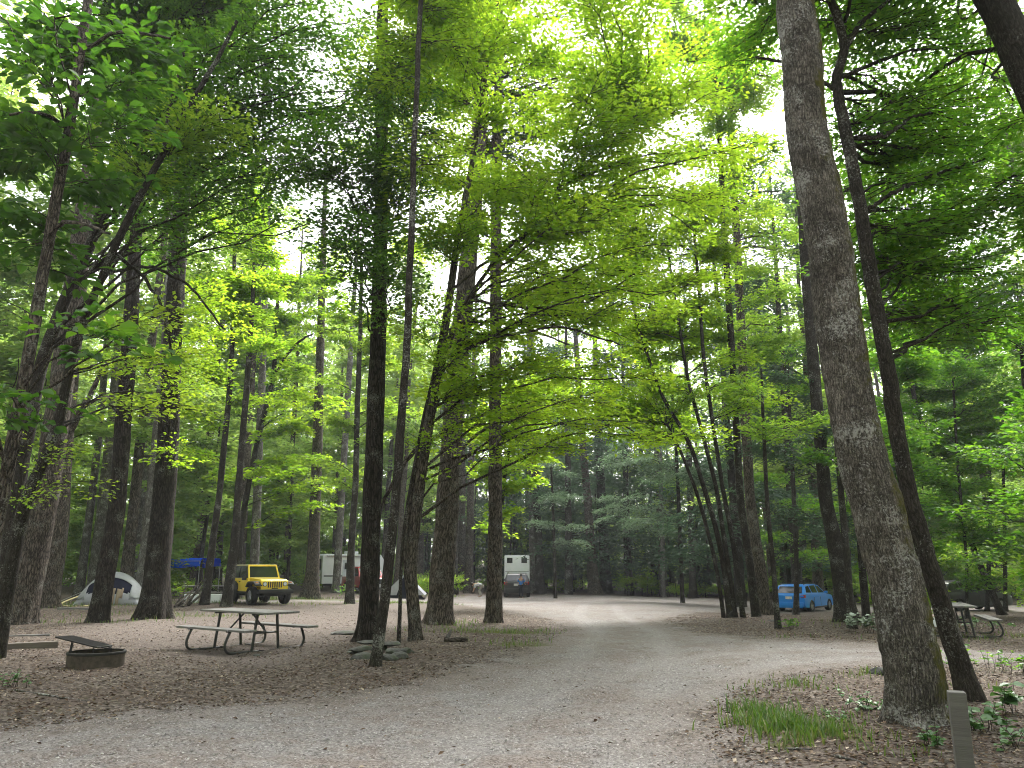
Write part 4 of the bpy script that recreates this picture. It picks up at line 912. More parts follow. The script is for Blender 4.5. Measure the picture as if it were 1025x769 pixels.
# middle: dark hemlocks across the road
fill('hemlock', 52, 58, 95, 430, 740, 3.0, 'dark blue-green hemlock in the shady wood across the gravel road', 'hemlocks across the gravel road', road=2.5)
fill('pine', 16, 68, 105, 420, 780, 3.2, 'tall pine trunk in the shady wood straight across the gravel road', 'pines across the gravel road', road=2.5)
fill('tall', 20, 64, 100, 430, 790, 4, 'tall broadleaf tree rising above the hemlocks across the gravel road', 'tall trees above the hemlocks', road=2.5)
# right: green wood behind the blue car
fill('broad', 34, 44, 80, 720, 1120, 3.0, 'green understory tree in the wood behind the blue car', 'understory trees behind the blue car')
fill('tall', 24, 38, 85, 740, 1150, 4.5, 'tall broadleaf tree far behind the blue car', 'tall trees far behind the blue car')
fill('pine', 10, 52, 100, 720, 1100, 3.5, 'tall pine in the wood behind the blue car', 'pines behind the blue car')
fill('hemlock', 6, 48, 80, 720, 1080, 3.5, 'dark drooping hemlock in the wood behind the blue car', 'hemlocks behind the blue car')
fill('shrub', 26, 44, 75, -40, 420, 1.6, 'low leafy shrub at the wood edge behind the tent and yellow car', 'shrubs behind the tent and yellow car', road=0.6)
fill('shrub', 30, 60, 80, 420, 760, 1.6, 'low leafy shrub at the dark wood edge across the gravel road', 'shrubs across the gravel road', road=0.8)
fill('shrub', 22, 30, 62, 830, 1080, 1.4, 'low leafy shrub under the trees at the right edge', 'shrubs under the right-hand trees', road=0.6)

# the pale layered hemlock that leans out over the road
def pale_hemlock():
    tree('hemlock_tree', 'pale grey-green drooping hemlock boughs hanging over the far side of the road',
         [[(683, 598, 5), (681, 540, 4.5), (678, 470, 4), (674, 400, 3), (670, 340, 2)]], Y=54, bark='bark_slim', leaf='needle_pale', sides=10, top=15,
         blobs=[(620, 470, -2, 50, 12, 2.0, 1.3, 0.19, dict(droop=0.5, wide=0.3, bias=0.25, wid=0.3, tilt=0.25, rise=0.0)), (600, 505, -1, 45, 12, 2.0, 0.9, 0.19, dict(droop=0.5, wide=0.3, bias=0.2, wid=0.3, tilt=0.25, rise=0)),
                (690, 480, -1, 50, 16, 2.0, 1.1, 0.19, dict(droop=0.5, wide=0.3, bias=0.2, wid=0.3, tilt=0.25, rise=0)), (640, 435, -1, 50, 14, 2.0, 0.9, 0.19, dict(droop=0.5, wide=0.3, bias=0.15, wid=0.3, tilt=0.25, rise=0)),
                (650, 520, 0, 55, 18, 2.0, 0.7, 0.19, dict(droop=0.5, wide=0.3, bias=0.05, wid=0.3, tilt=0.25, rise=0)), (710, 440, 0, 40, 20, 2.0, 0.7, 0.19, dict(droop=0.5, wide=0.3, bias=0.1, wid=0.3, tilt=0.25, rise=0))])
    tree('hemlock_tree', 'small hemlock sapling with pale flat boughs right of the white camper',
         [[(556, 596, 4), (555, 550, 3.5), (553, 500, 3), (551, 450, 2)]], Y=58, bark='bark_slim', leaf='needle_pale', sides=8,
         blobs=[(545, 500, -1, 30, 9, 1.8, 1.0, 0.22, dict(droop=0.5, wide=0.32, bias=0.3, wid=0.3, tilt=0.25, rise=0)), (560, 525, -1, 30, 9, 1.8, 0.9, 0.22, dict(droop=0.5, wide=0.32, bias=0.25, wid=0.3, tilt=0.25, rise=0)), (570, 545, -1, 22, 7, 1.6, 0.8, 0.22, dict(droop=0.5, wide=0.32, bias=0.2, wid=0.3, tilt=0.25, rise=0)),
                (550, 470, 0, 25, 9, 1.6, 0.7, 0.22, dict(droop=0.5, wide=0.32, bias=0.1, wid=0.3, tilt=0.25, rise=0))])
pale_hemlock()

# the closed wood on every side (one mass), its unseen part behind the camera added to block low sky light
def forest_mass():
    rng = np.random.default_rng(5)
    pcs = []
    def ring(n, r0, r1, a0, a1, h, leaf, low=0.0):
        a = a0 + (a1 - a0) * rng.random(n); r = r0 + (r1 - r0) * rng.random(n); z = low + (h - low) * rng.random(n) ** 0.9
        cl = np.sin(a * 23 + z * 0.3) + np.sin(r * 0.5 + z * 0.45 + a * 9) + rng.normal(0, 0.6, n)
        k = cl > -0.7; a, r, z = a[k], r[k], z[k]
        x, y = r * np.sin(a), r * np.cos(a)
        P = np.stack([x, y, zt(x, y) + z], 1); n = len(x)
        A = rng.normal(0, 1, (n, 3)); A[:, 2] *= 0.5
        Nn = rng.normal(0, 0.6, (n, 3)); Nn[:, 2] += 1
        pcs.append(leaf_piece(P, A, Nn, leaf * (0.6 + 0.8 * rng.random(n)), np.clip(rng.normal(0.35, 0.22, n), 0, 1), wide=0.6))
    f = math.radians(44)
    ring(70000, 82, 120, -f, f, 9, 0.6)
    ring(110000, 95, 150, -f, f, 34, 0.8)
    ring(40000, 40, 75, f * 0.93, math.radians(110), 24, 0.9)
    ring(40000, 40, 75, -math.radians(110), -f * 0.93, 24, 0.9)
    ring(40000, 22, 45, math.radians(105), math.radians(255), 22, 0.75)
    trunks = []
    for q in range(150):
        a = rng.uniform(-f, f) if q < 90 else rng.uniform(f, 2 * PI - f); r = rng.uniform(98, 135) if q < 90 else rng.uniform(42, 70) 
        x, y = r * math.sin(a), r * math.cos(a)
        P = np.array([[x, y, float(zt(x, y)) - 0.3], [x + rng.normal(0, 0.3), y, 8], [x + rng.normal(0, 0.5), y, 22]]); Q, R, s = resample(P, [0.4, 0.3, 0.1], 2.0)
        t = tube(Q, R * rng.uniform(0.5, 1.2), 7, 0.05, None, rng); trunks.append((t[0], t[1], 1, t[3]))
    o = link('forest', mk('forest', pcs + trunks, [M['leaf_far'], M['bark_mid']])); tag(o, kind='stuff')
forest_mass()
# ---------------------------------------------------------------- small mesh kit
class MB:
    def __init__(self): self.bm = bmesh.new()
    def box(self, c, s, bev=0.0, rot=None, taper=None):
        m = Matrix.Translation(c) @ (rot.to_4x4() if rot else Matrix.Identity(4)) @ Matrix.Diagonal((*s, 1))
        r = bmesh.ops.create_cube(self.bm, size=1.0)
        if taper:
            for v in r['verts']:
                if v.co.z > 0: v.co.x *= taper[0]; v.co.y *= taper[1]
        bmesh.ops.transform(self.bm, matrix=m, verts=r['verts'])
        if bev:
            ed = {e for v in r['verts'] for e in v.link_edges}
            bmesh.ops.bevel(self.bm, geom=list(ed), offset=bev, segments=2, affect='EDGES', profile=0.6)
        return self
    def bar(self, a, b, r, sides=8, r2=None):
        a, b = Vector(a), Vector(b); d = b - a
        q = d.to_track_quat('Z', 'Y').to_matrix().to_4x4()
        bmesh.ops.create_cone(self.bm, cap_ends=True, segments=sides, radius1=r, radius2=r if r2 is None else r2, depth=d.length, matrix=Matrix.Translation((a + b) / 2) @ q)
        return self
    def pipe(self, pts, r, sides=8, smooth=2, closed=False):
        P = np.array(pts, float)
        for _ in range(smooth):
            Q = [P[0]]
            for i in range(len(P) - 1): Q += [0.75 * P[i] + 0.25 * P[i + 1], 0.25 * P[i] + 0.75 * P[i + 1]]
            P = np.array(Q + [P[-1]])
        V, Fq, _, _ = tube(P, np.full(len(P), r), sides)
        vs = [self.bm.verts.new(v) for v in V]
        for f in Fq:
            try: self.bm.faces.new([vs[i] for i in f])
            except ValueError: pass
        self.bm.faces.new(vs[:sides][::-1]); self.bm.faces.new(vs[-sides:])
        return self
    def prism(self, prof, y0, y1, bev=0.0, yf=None):
        """side outline (x, z) extruded in y; yf(z) scales the half width"""
        A = [self.bm.verts.new((x, y0 * (yf(x, z) if yf else 1), z)) for x, z in prof]
        B = [self.bm.verts.new((x, y1 * (yf(x, z) if yf else 1), z)) for x, z in prof]
        fs = [self.bm.faces.new(A), self.bm.faces.new(B[::-1])]
        n = len(prof)
        for i in range(n): fs.append(self.bm.faces.new([A[(i + 1) % n], A[i], B[i], B[(i + 1) % n]]))
        bmesh.ops.recalc_face_normals(self.bm, faces=fs)
        if bev:
            ed = {e for f in fs for e in f.edges}
            bmesh.ops.bevel(self.bm, geom=list(ed), offset=bev, segments=2, affect='EDGES', profile=0.6, clamp_overlap=True)
        return self
    def lathe(self, prof, seg=24, axis='Z', c=(0, 0, 0)):
        rings = []
        for r, z in prof:
            ring = []
            for k in range(seg):
                a = 2 * PI * k / seg
                p = (r * math.cos(a), r * math.sin(a), z) if axis == 'Z' else (r * math.cos(a), z, r * math.sin(a))
                ring.append(self.bm.verts.new((p[0] + c[0], p[1] + c[1], p[2] + c[2])))
            rings.append(ring)
        fs = []
        for i in range(len(rings) - 1):
            for k in range(seg):
                fs.append(self.bm.faces.new([rings[i][k], rings[i][(k + 1) % seg], rings[i + 1][(k + 1) % seg], rings[i + 1][k]]))
        bmesh.ops.recalc_face_normals(self.bm, faces=fs)
        return self
    def poly(self, pts, th=0.0):
        vs = [self.bm.verts.new(p) for p in pts]; f = self.bm.faces.new(vs)
        if th:
            f.normal_update(); n = f.normal.copy()
            r = bmesh.ops.extrude_face_region(self.bm, geom=[f])
            for v in r['geom']:
                if isinstance(v, bmesh.types.BMVert): v.co += n * th
            bmesh.ops.recalc_face_normals(self.bm, faces=self.bm.faces[:])
        return self
    def build(self, name, m, parent=None, smooth=False, loc=None):
        me = bpy.data.meshes.new(name); self.bm.to_mesh(me); self.bm.free()
        me.materials.append(m)
        if smooth:
            me.polygons.foreach_set('use_smooth', [True] * len(me.polygons))
            try: me.set_sharp_from_angle(angle=math.radians(40))
            except Exception: pass
        o = link(name, me, parent)
        if loc is not None: o.location = loc
        return o

def copy_tree(o, parent=None):
    c = o.copy(); C.objects.link(c); c.parent = parent
    for ch in list(o.children): copy_tree(ch, c)
    return c

M['tyre'] = plain('tyre_rubber', (0.018, 0.018, 0.018), 0.9)
M['rim'] = plain('rim_alloy', (0.42, 0.42, 0.43), 0.35, 0.8, 0.1)
M['black_plastic'] = plain('black_plastic', (0.022, 0.022, 0.023), 0.55)
M['glass'] = glass('car_glass'); M['yellow'] = plain('yellow_paint', (0.95, 0.68, 0.04), 0.35, 0, 0.05, 2.0, 0.5)
M['blue'] = plain('blue_paint', (0.004, 0.24, 0.80), 0.42, 0.0, 0.05, 2.0, 0.1)
M['red'] = plain('red_paint', (0.42, 0.02, 0.025), 0.35, 0, 0.06, 2.0, 0.5)
M['black_paint'] = plain('black_paint', (0.010, 0.011, 0.013), 0.4, 0, 0.1, 2.0, 0.1)
M['grey_paint'] = plain('grey_paint', (0.05, 0.052, 0.055), 0.35, 0, 0.06, 2.0, 0.4)
M['white_paint'] = plain('white_panel', (0.84, 0.86, 0.88), 0.45, 0, 0.05, 1.5)
M['headlamp'] = plain('headlamp_lens', (0.75, 0.77, 0.8), 0.15, 0, 0.05)
M['tail_lamp'] = plain('tail_lamp_lens', (0.35, 0.012, 0.012), 0.25)
M['plate'] = plain('plate_white', (0.70, 0.68, 0.66), 0.5)

def wheels(root, pos, r, w, spokes=5):
    for x, s, y in pos:
        t = MB().lathe([(r * 0.60, -w / 2), (r * 0.93, -w / 2), (r, -w * 0.36), (r, w * 0.36), (r * 0.93, w / 2), (r * 0.60, w / 2), (r * 0.60, -w / 2)], 28, 'Y').build('wheel', M['tyre'], root, True)
        t.location = (x, y * s, r)
        b = MB(); ys = s * w * 0.40
        b.lathe([(r * 0.62, ys), (r * 0.56, ys * 1.05), (r * 0.54, ys * 0.3), (0.01, ys * 0.3)], 24, 'Y')
        for k in range(spokes):
            a = 2 * PI * k / spokes + 0.3
            b.bar((0, ys * 0.8, 0), (math.cos(a) * r * 0.57, ys * 0.9, math.sin(a) * r * 0.57), r * 0.085, 6, r * 0.06)
        b.bar((0, ys * 0.3, 0), (0, ys * 0.95, 0), r * 0.14, 10)
        b.build('rim', M['rim'], t, True)

def arch(x, r, z0, n=9):
    """points of a wheel opening in a sill line, going towards +x"""
    return [(x + r * math.cos(PI - PI * k / (n - 1)), z0 + r * math.sin(PI * k / (n - 1))) for k in range(n)]

def estate_car(name, label, loc, heading, paint, suv=True, cat='car', rails=True):
    """five-door car, nose along local +x"""
    root = empty(name, loc, label, cat, None, heading)
    L2, W2 = 2.2, 0.91
    wr, xf, xr = 0.345, 1.36, -1.30
    low = [(-2.16, 0.42), (-2.05, 0.30), (xr - 0.42, 0.28)] + arch(xr, 0.40, 0.30) + [(xf - 0.46, 0.26)] + arch(xf, 0.40, 0.30) + [(xf + 0.44, 0.27), (2.08, 0.30), (2.2, 0.45), (2.18, 0.66), (2.02, 0.84), (1.75, 0.93), (0.95, 1.02), (-1.0, 1.05), (-2.1, 1.06), (-2.2, 0.95), (-2.16, 0.75)]
    narrow = lambda x, z: (1.0 - 0.05 * max(0, z - 0.75) / 0.3) * (1 - 0.10 * max(0, abs(x) - 1.5) ** 2 / 0.5)
    b = MB().prism(low, -W2, W2, 0.03, narrow)
    gh = [(-2.14, 1.03), (-1.74, 1.47), (-1.62, 1.52), (-1.2, 1.555), (-0.3, 1.56), (0.25, 1.50), (1.05, 1.0)]
    gy = lambda x, z: 0.95 - 0.34 * max(0, z - 1.0)
    b.prism(gh, -W2, W2, 0.03, gy)
    b.build('body', M[paint], root, True)
    side = lambda x, z, s: (x, s * (W2 * gy(x, z) + 0.006), z)
    for s in (-1, 1):
        for q in ([(-1.86, 1.12), (-1.66, 1.44), (-1.22, 1.49), (-1.12, 1.10)], [(-1.02, 1.10), (-1.12, 1.49), (-0.30, 1.505), (-0.22, 1.08)], [(-0.12, 1.08), (-0.20, 1.505), (0.20, 1.455), (0.78, 1.07)]):
            MB().poly([side(x, z, s) for x, z in q], 0.004).build('window', M['glass'], root)
        MB().box((0.72, s * 0.98, 1.10), (0.12, 0.16, 0.13), 0.03).build('mirror', M[paint], root, True)
        d = MB().box((0.0, s * (W2 + 0.002), 0.60), (0.012, 0.012, 0.5)).box((-0.95, s * (W2 + 0.002), 0.62), (0.012, 0.012, 0.45)); d.build('door_seam', M['black_plastic'], root)
        for x in (-0.12 - 0.1, -1.02): MB().box((x, s * (W2 + 0.012), 0.86), (0.17, 0.03, 0.03), 0.008).build('door_handle', M[paint], root)
        MB().box((-2.10, s * 0.74, 0.92), (0.17, 0.26, 0.17), 0.03).build('tail_light', M['tail_lamp'], root)
        MB().box((2.06, s * 0.66, 0.74), (0.20, 0.32, 0.12), 0.03).build('headlight', M['headlamp'], root)
        MB().box((0.03, s * 0.90, 0.27), (1.7, 0.06, 0.10), 0.02).build('sill', M['black_plastic'], root)
        if rails:
            MB().pipe([(-1.65, s * 0.64, 1.54), (-1.5, s * 0.64, 1.60), (-0.1, s * 0.64, 1.62), (0.1, s * 0.64, 1.56)], 0.018, 6, 1).build('roof_rail', M['black_plastic'], root)
    f = lambda x, z, s, o=0.007: (x - o if x < 0 else x + o, s * W2 * gy(x, z) * 0.82, z + o * 0.6)
    MB().poly([f(-2.10, 1.075, -1, .012), f(-2.10, 1.075, 1, .012), f(-1.767, 1.44, 1, .012), f(-1.767, 1.44, -1, .012)], 0.004).build('rear_window', M['glass'], root)
    MB().poly([f(0.36, 1.45, -1), f(0.36, 1.45, 1), f(0.98, 1.05, 1), f(0.98, 1.05, -1)], 0.004).build('windscreen', M['glass'], root)
    MB().box((-2.2, 0, 0.46), (0.10, 1.55, 0.24), 0.03).box((-2.14, 0, 0.32), (0.14, 1.4, 0.12), 0.03).build('rear_bumper', M['black_plastic'] if not suv else M[paint], root, True)
    MB().box((2.19, 0, 0.42), (0.08, 1.3, 0.2), 0.03).build('front_grille', M['black_plastic'], root)
    MB().box((-2.205, 0, 0.82), (0.015, 0.36, 0.15), 0.004).build('number_plate', M['plate'], root)
    wheels(root, [(xf, 1, 0.80), (xf, -1, 0.80), (xr, 1, 0.80), (xr, -1, 0.80)], wr, 0.22)
    MB().box((0, 0, 0.34), (3.6, 1.3, 0.2)).build('underbody', M['black_plastic'], root)
    return root

def GY(px, Y):
    x = (px - PW / 2) / F_PX * Y / math.cos(PITCH) * 0.998
    return np.array([x, Y, float(zt(x, Y))])
def heading(p, fx, fy): return math.atan2(fy, fx)

# ---------------------------------------------------------------- yellow off-roader
def off_roader(loc, rz):
    root = empty('off_road_car', loc, 'bright yellow boxy off-road car with round headlamps parked behind the picnic table', 'car', None, rz)
    Yp = M['yellow']; K = M['black_plastic']
    b = MB().prism([(-1.85, 0.62), (-1.42, 0.60), (-1.38, 0.86), (-1.15, 1.0), (-0.75, 1.0), (-0.52, 0.86), (-0.45, 0.58), (0.55, 0.58), (0.62, 0.8), (0.62, 1.18), (-1.85, 1.18)], -0.80, 0.80, 0.025)
    b.prism([(0.55, 0.80), (1.72, 0.80), (1.74, 1.06), (1.62, 1.14), (0.55, 1.22)], -0.70, 0.70, 0.03, lambda x, z: 1.0 - 0.08 * max(0, x - 0.55))
    b.build('body', Yp, root, True)
    g = MB().prism([(1.72, 0.66), (1.80, 0.66), (1.78, 1.06), (1.70, 1.10)], -0.66, 0.66, 0.02).build('grille', Yp, root, True)
    sl = MB()
    for k in range(7): sl.box((1.795, (k - 3) * 0.105, 0.90), (0.03, 0.052, 0.26), 0.008)
    sl.build('grille_slots', K, g)
    for s in (-1, 1):
        h = MB().bar((1.74, s * 0.49, 0.93), (1.815, s * 0.49, 0.93), 0.105, 20).build('headlight', K, root, True)
        MB().bar((1.80, s * 0.49, 0.93), (1.822, s * 0.49, 0.93), 0.082, 20).build('lens', M['headlamp'], h, True)
        MB().prism([(0.72, 0.80), (0.86, 0.98), (1.00, 1.05), (1.55, 1.05), (1.78, 0.93), (1.80, 0.84), (1.62, 0.90), (1.50, 0.97), (1.02, 0.97), (0.80, 0.78)], s * 0.60, s * 0.95, 0.012).build('fender', K, root, True)
        MB().prism([(-1.55, 0.70), (-1.48, 0.92), (-1.22, 1.05), (-0.70, 1.05), (-0.45, 0.92), (-0.36, 0.66), (-0.46, 0.66), (-0.56, 0.88), (-0.75, 0.97), (-1.18, 0.97), (-1.38, 0.88), (-1.47, 0.68)], s * 0.79, s * 0.95, 0.012).build('fender', K, root, True)
        d = MB().box((0.08, s * 0.808, 0.88), (0.92, 0.02, 0.54), 0.008).build('door', Yp, root, True)
        MB().box((-0.22, s * 0.83, 1.02), (0.14, 0.03, 0.035), 0.008).build('handle', K, d)
        MB().box((0.50, s * 0.93, 1.20), (0.07, 0.22, 0.20), 0.03).build('mirror', K, root, True)
        MB().poly([(-0.30, s * 0.795, 1.22), (0.50, s * 0.795, 1.22), (0.28, s * 0.745, 1.70), (-0.30, s * 0.745, 1.70)], 0.006).build('window', M['glass'], root)
        MB().poly([(-1.78, s * 0.795, 1.22), (-0.42, s * 0.795, 1.22), (-0.42, s * 0.745, 1.70), (-1.72, s * 0.745, 1.70)], 0.006).build('window', M['glass'], root)
        MB().box((0.05, s * 0.79, 0.52), (0.95, 0.10, 0.08), 0.02).build('rock_rail', K, root, True)
        MB().bar((1.88, s * 0.60, 0.60), (1.99, s * 0.60, 0.60), 0.055, 14).build('fog_lamp', M['headlamp'], root, True)
        MB().box((1.65, s * 0.82, 0.99), (0.10, 0.12, 0.06), 0.01).build('side_lamp', plain_amber, root)
    MB().box((1.90, 0, 0.60), (0.20, 1.72, 0.19), 0.04).box((1.82, 0, 0.49), (0.10, 1.1, 0.12), 0.02).build('front_bumper', K, root, True)
    MB().prism([(-1.84, 1.20), (0.52, 1.20), (0.27, 1.72), (-1.78, 1.72)], -0.79, 0.79, 0.02, lambda x, z: 1 - 0.12 * max(0, z - 1.2)).build('cabin_top', K, root, True)
    fr = MB()
    for s in (-1, 1): fr.bar((0.60, s * 0.74, 1.17), (0.33, s * 0.68, 1.76), 0.045, 8)
    fr.bar((0.33, -0.70, 1.75), (0.33, 0.70, 1.75), 0.045, 8).bar((0.60, -0.76, 1.18), (0.60, 0.76, 1.18), 0.04, 8)
    w = fr.build('windscreen_frame', Yp, root, True)
    MB().poly([(0.605, -0.70, 1.21), (0.605, 0.70, 1.21), (0.365, 0.64, 1.71), (0.365, -0.64, 1.71)], 0.006).build('windscreen', M['glass'], w)
    MB().box((-0.75, 0, 1.765), (2.10, 1.46, 0.07), 0.03).build('roof', plain('roof_cream', (0.62, 0.56, 0.36), 0.5), root, True)
    MB().bar((-1.84, 0, 1.0), (-2.08, 0, 1.0), 0.40, 24).build('spare_wheel', M['tyre'], root, True)
    MB().box((0, 0, 0.48), (3.3, 0.9, 0.18)).bar((1.18, -0.75, 0.42), (1.18, 0.75, 0.42), 0.06).bar((-0.95, -0.75, 0.42), (-0.95, 0.75, 0.42), 0.06).build('underbody', K, root)
    MB().box((1.812, 0.0, 0.735), (0.01, 0.30, 0.04)).build('badge_plate', K, root)
    wheels(root, [(1.18, 1, 0.80), (1.18, -1, 0.80), (-0.95, 1, 0.80), (-0.95, -1, 0.80)], 0.415, 0.27)
    return root
plain_amber = plain('amber_lamp', (0.7, 0.22, 0.02), 0.3)
p = G(257, 604.3); a = math.radians(-90 + 42)
off_roader(p, a)
# blue car, seen from behind
p = G(806, 611.5)
estate_car('parked_car', 'shiny blue estate car parked beyond the trunks, seen from behind at an angle', p, math.radians(90 - 40), 'blue').scale = (1.04, 1.0, 0.93)
p = G(970, 611)
estate_car('parked_car', 'dim dark grey car half hidden under the trees at the right edge', p, math.radians(12), 'grey_paint')

# ---------------------------------------------------------------- red pickup, mostly behind the tall dark trunk
def pickup(name, label, loc, rz, paint):
    root = empty(name, loc, label, 'truck', None, rz)
    wr, xf, xr, W2 = 0.38, 1.75, -1.65, 0.95
    low = [(-2.6, 0.55), (-2.5, 0.45), (xr - 0.5, 0.45)] + arch(xr, 0.45, 0.46) + [(xf - 0.5, 0.42)] + arch(xf, 0.45, 0.46) + [(2.55, 0.45), (2.65, 0.6), (2.62, 1.0), (2.45, 1.12), (1.15, 1.20), (0.0, 1.20), (-0.65, 1.20), (-0.66, 1.14), (-2.6, 1.14)]
    MB().prism(low, -W2, W2, 0.03, lambda x, z: 1 - 0.04 * max(0, z - 0.8)).prism([(-0.7, 1.18), (-0.62, 1.78), (-0.4, 1.85), (0.45, 1.84), (1.2, 1.18)], -W2, W2, 0.03, lambda x, z: 0.95 - 0.25 * max(0, z - 1.2)).build('body', M[paint], root, True)
    for s in (-1, 1):
        sd = lambda x, z: (x, s * (W2 * (0.95 - 0.25 * (z - 1.2)) + 0.006), z)
        MB().poly([sd(-0.52, 1.26), sd(-0.48, 1.74), sd(0.12, 1.74), sd(0.14, 1.26)], 0.005).build('window', M['glass'], root)
        MB().poly([sd(0.22, 1.26), sd(0.20, 1.74), sd(0.45, 1.73), sd(0.98, 1.26)], 0.005).build('window', M['glass'], root)
        MB().box((2.60, s * 0.70, 0.92), (0.10, 0.36, 0.18), 0.03).build('headlight', M['headlamp'], root)
        MB().box((-2.6, s * 0.85, 0.95), (0.06, 0.14, 0.32), 0.02).build('tail_light', M['tail_lamp'], root)
        MB().box((0.95, s * 1.03, 1.28), (0.12, 0.2, 0.18), 0.03).build('mirror', M['black_plastic'], root, True)
    fw = lambda x, z, s: (x + 0.007, s * W2 * 0.78, z)
    MB().poly([fw(0.55, 1.76, -1), fw(0.55, 1.76, 1), fw(1.12, 1.26, 1), fw(1.12, 1.26, -1)], 0.005).build('windscreen', M['glass'], root)
    MB().poly([(-0.70, -0.7, 1.28), (-0.70, 0.7, 1.28), (-0.655, 0.66, 1.72), (-0.655, -0.66, 1.72)], 0.005).build('rear_window', M['glass'], root)
    MB().box((2.66, 0, 0.85), (0.05, 1.0, 0.34), 0.02).build('front_grille', M['black_plastic'], root, True)
    MB().box((2.70, 0, 0.56), (0.14, 1.8, 0.2), 0.04).build('front_bumper', M['rim'], root, True)
    MB().box((-2.66, 0, 0.58), (0.14, 1.8, 0.18), 0.04).build('rear_bumper', M['black_plastic'], root, True)
    MB().box((-2.745, 0, 0.60), (0.012, 0.32, 0.15), 0.004).build('number_plate', M['plate'], root)
    MB().box((0, 0, 0.45), (4.2, 1.2, 0.2)).build('underbody', M['black_plastic'], root)
    wheels(root, [(xf, 1, 0.83), (xf, -1, 0.83), (xr, 1, 0.83), (xr, -1, 0.83)], wr, 0.25)
    return root
p = GY(374, 57); pickup('pickup_truck', 'red pickup truck half hidden behind the tall dark trunk', p, math.radians(-60), 'red')

# ---------------------------------------------------------------- black pickup carrying / standing before the white camper
p = GY(517.5, 64.0)
tr = estate_car('parked_car', 'black car parked rear-on right in front of the white camper', p, math.radians(88), 'black_paint', suv=False)
tr.scale = (1.12, 1.12, 1.15)
def box_camper(loc, rz):
    root = empty('camper_trailer', loc, 'tall white box camper with two small dark windows high up, across the road', 'camper', None, rz)
    W, H, Ln = 2.15, 2.75, 5.0
    b = MB().box((0, 0, 0.62 + H / 2), (Ln, W, H), 0.08); b.build('body', M['white_paint'], root, True)
    for s in (-1, 1):
        w = MB().box((-Ln / 2 - 0.006, s * 0.62, 0.62 + H - 0.42), (0.03, 0.40, 0.36), 0.01).build('window', M['glass'], root)
        MB().box((-Ln / 2 - 0.003, s * 0.62, 0.62 + H - 0.42), (0.024, 0.48, 0.44), 0.01).build('window_frame', M['black_plastic'], w)
        MB().box((-Ln / 2 - 0.01, s * (W / 2 - 0.05), 1.9), (0.05, 0.09, H - 0.15), 0.015).build('corner_trim', M['white_paint'], root)
        wheels(root, [(0.1, s, W / 2 - 0.15)], 0.36, 0.22)
    MB().box((-Ln / 2 - 0.01, 0, 0.62 + 1.42), (0.05, W - 0.1, 0.06), 0.01).build('ledge', M['rim'], root)
    MB().box((0, 0, 0.62 + H + 0.02), (Ln - 0.2, W - 0.2, 0.05), 0.02).build('roof', M['grey_paint'], root)
    MB().box((0, 0, 0.50), (Ln - 0.3, 1.3, 0.16)).build('chassis', M['black_plastic'], root)
    return root
p = GY(517.5, 70.0); c_ = box_camper(p, math.radians(89))

# ---------------------------------------------------------------- white travel trailer on the left
def travel_trailer(loc, rz):
    root = empty('travel_trailer', loc, 'white travel trailer with dark end window and awning roll, left of the tall dark trunk', 'trailer', None, rz)
    W, H, Ln = 2.3, 2.2, 5.2
    MB().prism([(-Ln / 2, 0.55), (Ln / 2, 0.55), (Ln / 2, 2.35), (Ln / 2 - 0.25, 2.72), (-Ln / 2 + 0.2, 2.75), (-Ln / 2, 2.6)], -W / 2, W / 2, 0.05).build('body', M['white_paint'], root, True)
    w = MB().box((-Ln / 2 - 0.01, -0.1, 1.95), (0.05, 1.5, 0.72), 0.03).build('window', M['glass'], root)
    MB().box((-Ln / 2 - 0.005, -0.1, 1.95), (0.04, 1.62, 0.84), 0.03).build('window_frame', M['black_plastic'], w)
    d = MB().box((-0.6, -W / 2 - 0.008, 1.45), (0.68, 0.04, 1.75), 0.02).build('door', plain('trailer_door', (0.6, 0.63, 0.68), 0.4), root)
    MB().box((-0.6, -W / 2 - 0.03, 1.85), (0.40, 0.02, 0.5), 0.01).build('door_window', M['glass'], d)
    MB().box((1.1, -W / 2 - 0.008, 1.85), (1.1, 0.04, 0.6), 0.02).build('window', M['glass'], root)
    MB().bar((-2.3, -W / 2 - 0.08, 2.62), (2.2, -W / 2 - 0.08, 2.62), 0.07, 10).build('awning_roll', plain('awning_cloth', (0.62, 0.63, 0.64), 0.8), root, True)
    MB().box((0.3, 0, 2.86), (0.9, 0.75, 0.24), 0.06).build('air_conditioner', M['white_paint'], root, True)
    MB().box((0, -W / 2 - 0.006, 1.12), (Ln - 0.3, 0.02, 0.09)).build('side_stripe', M['grey_paint'], root)
    MB().box((-Ln / 2 - 0.25, 0.0, 0.62), (0.5, 1.9, 0.10), 0.02).build('rear_step', M['black_plastic'], root)
    MB().pipe([(-Ln / 2 - 0.05, 0.85, 0.7), (-Ln / 2 - 0.16, 0.85, 1.2), (-Ln / 2 - 0.16, 0.85, 2.5), (-Ln / 2 - 0.02, 0.85, 2.7)], 0.022).pipe([(-Ln / 2 - 0.05, 0.5, 0.7), (-Ln / 2 - 0.16, 0.5, 1.2), (-Ln / 2 - 0.16, 0.5, 2.5), (-Ln / 2 - 0.02, 0.5, 2.7)], 0.022).build('ladder', M['black_plastic'], root)
    MB().box((0, 0, 0.48), (Ln - 0.4, 1.3, 0.16)).build('chassis', M['black_plastic'], root)
    wheels(root, [(0.4, 1, 0.98), (0.4, -1, 0.98), (-0.4, 1, 0.98), (-0.4, -1, 0.98)], 0.34, 0.2)
    return root
p = GY(356, 62); travel_trailer(p, math.radians(38))

